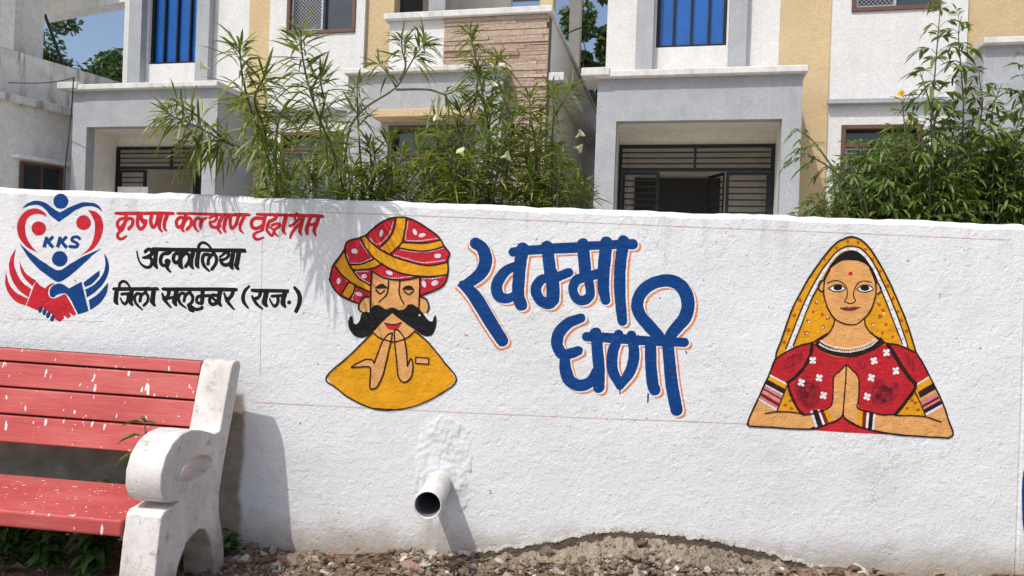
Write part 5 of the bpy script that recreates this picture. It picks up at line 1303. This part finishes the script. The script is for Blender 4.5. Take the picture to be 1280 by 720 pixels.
def oleander(basepx, y, branches, tips, label, seed, flowers=()):
    bp = at(basepx, 300, y); base = Vector((bp.x, y, YARD))
    t = thing('oleander_shrub', label, 'shrub', base, 0, 'oleander shrubs leaning over the wall')
    lv = Leaves(seed); st = MB(); r = lv.r
    for pts, span, dens in branches:
        P = [tuple(at(a, b, c)) for a, b, c in pts]
        low = (base*0.75+Vector(P[0])*0.25); low.z = base.z+0.15
        if pts[0][1] > 160 and pts[0][2] > 3.68: st.tube([tuple(base+Vector((r.uniform(-.04, .04), r.uniform(-.04, .04), 0))), tuple(low), P[0]], 0.012, 0.008, 5)
        Q = spline(P, 5); st.tube(Q, 0.0075, 0.003, 5)
        whorls(lv, Q, span, dens*1.12, 0.155, 0.0122, (0.0, 0.75), 0.42)
    for a, b in tips:
        yy = y+r.uniform(-.25, .3); p = at(a, b, yy); k = r.uniform(.25, .45)
        mid = Vector((base.x*k+p.x*(1-k)+r.uniform(-.05, .05), yy, p.z-0.30)); s0 = base*0.8+mid*0.2; s0.z = base.z+0.1
        Q = spline([tuple(base), tuple(s0), tuple(mid), tuple(p)], 5); st.tube(Q, 0.011, 0.003, 5)
        whorls(lv, Q[-9:], 0.75, r.uniform(110, 200), 0.15, 0.0122, (0.0, 0.75), 0.42)
    st.build('stem', M['stem'], t, True); lv.build('foliage', M['leaf_o'], t)
    for a, b, c, dx, dz in flowers:
        m = MB(); p = at(a, b, c); flower(m, p, Vector((dx, -.4, dz)), 0.04); m.build('flower', M['petal'], t, True)
oleander(335, 3.85, [
    ([(335, 238, 3.8), (322, 194, 3.6), (286, 180, 3.48), (250, 160, 3.36), (212, 144, 3.3)], 0.62, 210),
    ([(322, 194, 3.6), (296, 182, 3.5), (268, 176, 3.4), (240, 186, 3.34)], 0.55, 190),
    ([(286, 180, 3.48), (262, 158, 3.4), (240, 140, 3.34), (222, 130, 3.3)], 0.5, 170),
    ([(345, 242, 3.85), (334, 195, 3.5), (316, 145, 3.15), (304, 100, 3.0), (299, 58, 2.95)], 0.72, 180),
    ([(334, 195, 3.5), (330, 160, 3.25), (318, 125, 3.08), (330, 98, 3.0)], 0.6, 150),
    ([(345, 242, 3.85), (345, 200, 3.5), (346, 165, 3.28), (352, 138, 3.2)], 0.6, 150),
    ([(430, 242, 4.0), (416, 190, 3.6), (400, 150, 3.3), (386, 108, 3.15), (378, 70, 3.1), (376, 46, 3.1)], 0.72, 230),
    ([(400, 150, 3.3), (405, 128, 3.25), (400, 100, 3.2)], 0.7, 150)],
    [(372, 178), (340, 214), (400, 198), (318, 240), (365, 222), (392, 228), (345, 186), (352, 236), (380, 205)],
    'oleander whose leafy branches droop over the wall top left of the stone-clad terrace', 31, [(262, 86, 3.55, -1, .1)])
oleander(455, 4.1, [
    ([(430, 205, 4.05), (437, 162, 4.0), (455, 136, 4.0), (493, 111, 4.0), (507, 90, 4.0), (520, 68, 4.0), (532, 52, 4.0)], 0.16, 330),
    ([(500, 100, 4.0), (507, 82, 4.0), (503, 64, 4.0), (502, 50, 4.0)], 0.6, 190),
    ([(495, 108, 4.0), (485, 92, 4.0), (474, 80, 4.0)], 0.6, 150),
    ([(455, 246, 4.05), (450, 190, 4.0), (447, 140, 4.0), (446, 104, 4.0)], 0.42, 230)],
    [(425, 168), (468, 192), (440, 212), (486, 172), (492, 215), (415, 226), (460, 232), (478, 240), (432, 238), (505, 192), (420, 195), (452, 222), (470, 212), (412, 242), (445, 238), (492, 238), (480, 222), (500, 222), (462, 180)],
    'oleander with one long bare branch carrying tufts in front of the grey front room', 32)
oleander(580, 4.05, [
    ([(495, 112, 4.0), (535, 112, 4.0), (556, 118, 4.0), (572, 112, 4.0)], 0.35, 190),
    ([(600, 245, 4.0), (612, 192, 3.95), (608, 142, 3.95), (600, 100, 3.95), (592, 62, 3.95), (587, 40, 3.95)], 0.62, 210),
    ([(608, 150, 3.95), (616, 112, 3.95), (623, 74, 3.95)], 0.6, 190),
    ([(575, 240, 4.0), (580, 180, 4.0), (594, 125, 4.0), (598, 92, 4.0)], 0.45, 170)],
    [(520, 172), (546, 186), (570, 160), (556, 214), (530, 224), (590, 198), (640, 165), (626, 208), (506, 236), (580, 238), (648, 138), (632, 120), (545, 150), (606, 172), (560, 238), (616, 238), (536, 200), (600, 222), (575, 135), (585, 170), (515, 210), (545, 232), (562, 190), (610, 200), (635, 190), (600, 240), (650, 225), (530, 245), (522, 188), (570, 212), (588, 248), (640, 248), (612, 130), (552, 168)],
    'dense oleander in front of the stone cladding with pale trumpet flowers', 33,
    [(612, 112, 3.85, .5, .7), (580, 196, 3.8, -.3, .5), (626, 197, 3.8, .9, .2), (553, 150, 3.85, -.8, .3)])
oleander(690, 4.2, [
    ([(668, 240, 4.1), (670, 190, 4.05), (664, 150, 4.0), (662, 122, 4.0)], 0.5, 190),
    ([(690, 240, 4.1), (690, 180, 4.05), (692, 140, 4.0), (690, 112, 4.0)], 0.45, 170),
    ([(692, 150, 4.05), (702, 130, 4.0), (712, 112, 4.0)], 0.6, 170)],
    [(655, 195), (694, 182), (704, 210), (714, 236), (738, 248), (680, 236), (640, 240), (662, 220), (676, 172), (724, 226), (700, 244), (656, 172), (690, 214), (720, 244), (648, 178), (668, 228), (700, 190), (730, 240), (684, 196), (655, 246), (676, 152)],
    'low oleander at the foot of the terrace flank wall beside the right porch', 34, [(720, 172, 4.05, .6, .5), (717, 184, 4.05, .8, -.2)])

def pinnate(lv, st, p, d, l, n, droop):
    """feather leaf: rachis with paired leaflets"""
    r = lv.r; d = d.normalized(); pts = []
    for k in range(5):
        t = k/4; pts.append(p+d*l*t+Vector((0, 0, -droop*l*t*t)))
    st.tube([tuple(q) for q in pts], 0.0018, 0.0009, 4)
    for k in range(n):
        t = 0.3+0.7*(k+1)/(n+.5); i = min(3, int(t*4)); u = t*4-i; q = pts[i]+(pts[min(4, i+1)]-pts[i])*min(1, u); tg = (pts[i+1]-pts[i]).normalized()
        sd = tg.cross(Vector((0, 0, 1))); sd = sd.normalized() if sd.length > .05 else Vector((1, 0, 0))
        for s in (1, -1):
            lv.blade(q, sd*s*r.uniform(.7, 1)+tg*r.uniform(.5, .9)+Vector((0, 0, r.uniform(-.25, .1))), l*r.uniform(.42, .6), l*.135*r.uniform(.8, 1.2), r.uniform(.1, .5), 0.2)
    lv.blade(pts[4], (pts[4]-pts[3]), l*.6, l*.14, .3, .2)
def trumpet_bush(basepx, y, stems, tips, label, seed, flowers=()):
    bp = at(basepx, 300, y); base = Vector((bp.x, y, YARD)); t = thing('trumpet_shrub', label, 'shrub', base, 0, 'trumpet shrubs behind the right part of the wall')
    lv = Leaves(seed); st = MB(); r = lv.r
    def dress(Q, first, step, l, big):
        P = [Vector(q) for q in Q]; acc = 0; side = r.random()*3
        ln = sum((b-a).length for a, b in zip(P, P[1:])); done = 0; nxt = first*ln
        for a, b in zip(P, P[1:]):
            e = (b-a).length
            while nxt <= done+e:
                p = a+(b-a)*((nxt-done)/e); tg = (b-a).normalized(); A, B = frame_of(tg)
                u = nxt/ln
                for s in (0, math.pi):
                    w_ = side+s+r.uniform(-.3, .3); rad = A*math.cos(w_)+B*math.sin(w_)
                    pinnate(lv, st, p, rad*(1-.5*u)+tg*(.45+.6*u)+Vector((0, 0, .15)), l*r.uniform(.75, 1.2)*(1.0-.35*max(0, u-.7)/.3), r.choice((2, 3, 3)), r.uniform(.35, .9))
                side += 1.57; nxt += step*r.uniform(.8, 1.2)
            done += e
    for pts, first, step, l in stems:
        P = [tuple(at(*q)) for q in pts]; low = base*.6+Vector(P[0])*.4; low.z = base.z+.2
        Q = [tuple(base), tuple(low)]+spline(P, 5); st.tube(Q, 0.0065, 0.0022, 5); dress(Q[2:], first, step*.8, l*1.08, True)
    for a, b in tips:
        yy = y+r.uniform(-.18, .5); p = at(a, b, yy); mid = Vector((base.x*.35+p.x*.65+r.uniform(-.08, .08), yy, p.z-.32))
        Q = spline([tuple(base), tuple(mid), tuple(p)], 5); st.tube(Q, 0.008, 0.002, 4); dress(Q[4:], 0.1, 0.05, 0.125, False)
    st.build('stem', M['stem'], t, True); lv.build('foliage', M['leaf_t'], t)
    for a, b, c, dx, dz in flowers:
        m = MB(); flower(m, at(a, b, c), Vector((dx, -.5, dz)), 0.03); m.build('flower', M['petal_y'], t, True)
rt = random.Random(5)
def region(n, x0, x1, topfn, bottom):
    out = []
    for k in range(n):
        x = rt.uniform(x0, x1); tp = topfn(x); out.append((x, tp+(bottom-tp)*rt.random()**1.5))
    return out
def tp(x):
    pts = [(990, 262), (1040, 225), (1060, 188), (1085, 166), (1110, 158), (1150, 150), (1180, 145), (1220, 162), (1250, 165), (1290, 150)]
    for (a, b), (c, d) in zip(pts, pts[1:]):
        if a <= x <= c: return b+(d-b)*(x-a)/(c-a)
    return 200
trumpet_bush(1165, 4.2, [
    ([(1168, 230, 4.15), (1164, 160, 4.1), (1168, 100, 4.1), (1172, 50, 4.1), (1176, 2, 4.1)], 0.15, 0.085, 0.15),
    ([(1196, 230, 4.2), (1204, 150, 4.2), (1202, 95, 4.2), (1198, 45, 4.2), (1202, 20, 4.2)], 0.15, 0.08, 0.14),
    ([(1168, 150, 4.1), (1158, 115, 4.1), (1150, 90, 4.1)], 0.3, 0.09, 0.13),
    ([(1150, 240, 4.1), (1136, 190, 4.0), (1130, 150, 4.0), (1128, 124, 4.0)], 0.3, 0.08, 0.12),
    ([(1210, 220, 4.2), (1222, 170, 4.2), (1228, 130, 4.2), (1224, 98, 4.2)], 0.2, 0.08, 0.13),
    ([(1080, 250, 3.9), (1045, 215, 3.8), (1012, 195, 3.8), (990, 190, 3.8)], 0.45, 0.08, 0.09),
    ([(1045, 215, 3.8), (1015, 175, 3.8), (993, 160, 3.8)], 0.5, 0.08, 0.08)],
    region(96, 1046, 1222, tp, 275),
    'tall bushy shrub with feather leaves rising in front of the right house window', 41, [(1129, 121, 3.98, -.6, .3), ])
trumpet_bush(1262, 4.3, [
    ([(1255, 240, 4.2), (1262, 190, 4.2), (1274, 150, 4.2), (1282, 110, 4.2), (1284, 60, 4.2)], 0.2, 0.085, 0.14),
    ([(1240, 230, 4.2), (1245, 180, 4.2), (1240, 140, 4.2), (1252, 105, 4.2)], 0.3, 0.085, 0.13),
    ([(1275, 230, 4.3), (1290, 160, 4.3), (1296, 90, 4.3)], 0.2, 0.085, 0.14)],
    region(48, 1212, 1300, tp, 280), 'leafy shrub at the right edge in front of the grey front room', 42)
trumpet_bush(1030, 3.95, [], [(1002, 262), (1018, 255), (1035, 247), (1046, 240), (1010, 268), (1028, 262), (1048, 258), (1060, 262), (1022, 244)], 'low bright leafy shrub just above the wall right of the porch pillar', 43)

# weeds at the foot of the bench
def weed(name, label, pos, h, seed, n=5, l=0.06, wd=0.024):
    t = thing(name, label, 'weed', pos, 0, 'weeds about the bench'); lv = Leaves(seed); st = MB(); r = lv.r; b = Vector(pos)
    for k in range(n):
        tip = b+Vector((r.uniform(-.5, .5)*h*.5, r.uniform(-.5, .5)*h*.4, h*r.uniform(.6, 1))); Q = spline([tuple(b), tuple((b+tip)/2+Vector((r.uniform(-.02, .02), 0, .02))), tuple(tip)], 4); st.tube(Q, .003, .0015, 4)
        for j in range(2, len(Q)):
            for s in (0, 3.14):
                a = r.random()*6.28+s; lv.blade(Vector(Q[j]), Vector((math.cos(a), math.sin(a), .35)), l*r.uniform(.6, 1.2), wd*r.uniform(.7, 1.2), r.uniform(.2, .7))
    st.build('stem', M['stem'], t, True); lv.build('foliage', M['leaf_weed'], t)
def tall_weed():
    tip = at(180, 528, 3.02); b = Vector((tip.x+0.02, 3.09, -0.08)); t = thing('weed', 'slender weed growing up behind the bench seat beside the armrest', 'weed', b, 0, 'weeds about the bench')
    lv = Leaves(77); st = MB(); Q = spline([tuple(b), (b.x+.02, 3.09, .25), (tip.x+.01, 3.04, tip.z-.1), tuple(tip)], 6); st.tube(Q, .004, .002, 5)
    for p, dx, dy, dz, l in ((tip, -.8, -.3, .15, .085), (tip, .8, -.3, .25, .07), (tip, .1, -.6, .6, .06), (tip, -.4, .4, .5, .06), (tip-Vector((0, 0, .045)), .9, -.2, .1, .09), (tip-Vector((0, 0, .05)), -.95, -.25, -.05, .10), (tip-Vector((0, 0, .11)), -.9, -.4, -.3, .11), (tip-Vector((0, 0, .12)), .7, -.5, -.1, .08), (tip-Vector((0, 0, .2)), .8, -.4, .0, .09)):
        lv.blade(p, Vector((dx, dy, dz)), l, l*.42, .35)
    st.build('stem', M['stem'], t, True); lv.build('foliage', M['leaf_weed'], t)
tall_weed()
def gpt(px, y, dz=0): p = at(px, 700, y); return (p.x, y, gz(p.x, y)+dz)
weed('weed', 'small leafy weed by the rear foot of the bench end', gpt(284, 3.3), .12, 51, 6, .05, .02)
weed('weed', 'broad-leaved weed under the seat next to the front leg', gpt(112, 2.98), .24, 52, 7, .09, .045)
weed('weed', 'leafy weed under the middle of the seat', gpt(62, 3.0), .26, 53, 8, .08, .034)
weed('weed', 'leafy weed under the seat at the left edge', gpt(12, 3.02), .25, 54, 8, .08, .03)
weed('weed', 'tall dark weed under the left part of the seat', gpt(35, 3.15), .3, 56, 9, .09, .04)
weed('weed', 'spreading weed behind the front leg of the bench', gpt(130, 3.2), .3, 57, 9, .09, .04)
weed('weed', 'dark weed seen between the legs of the bench end', gpt(205, 3.1), .24, 55, 8, .08, .035)
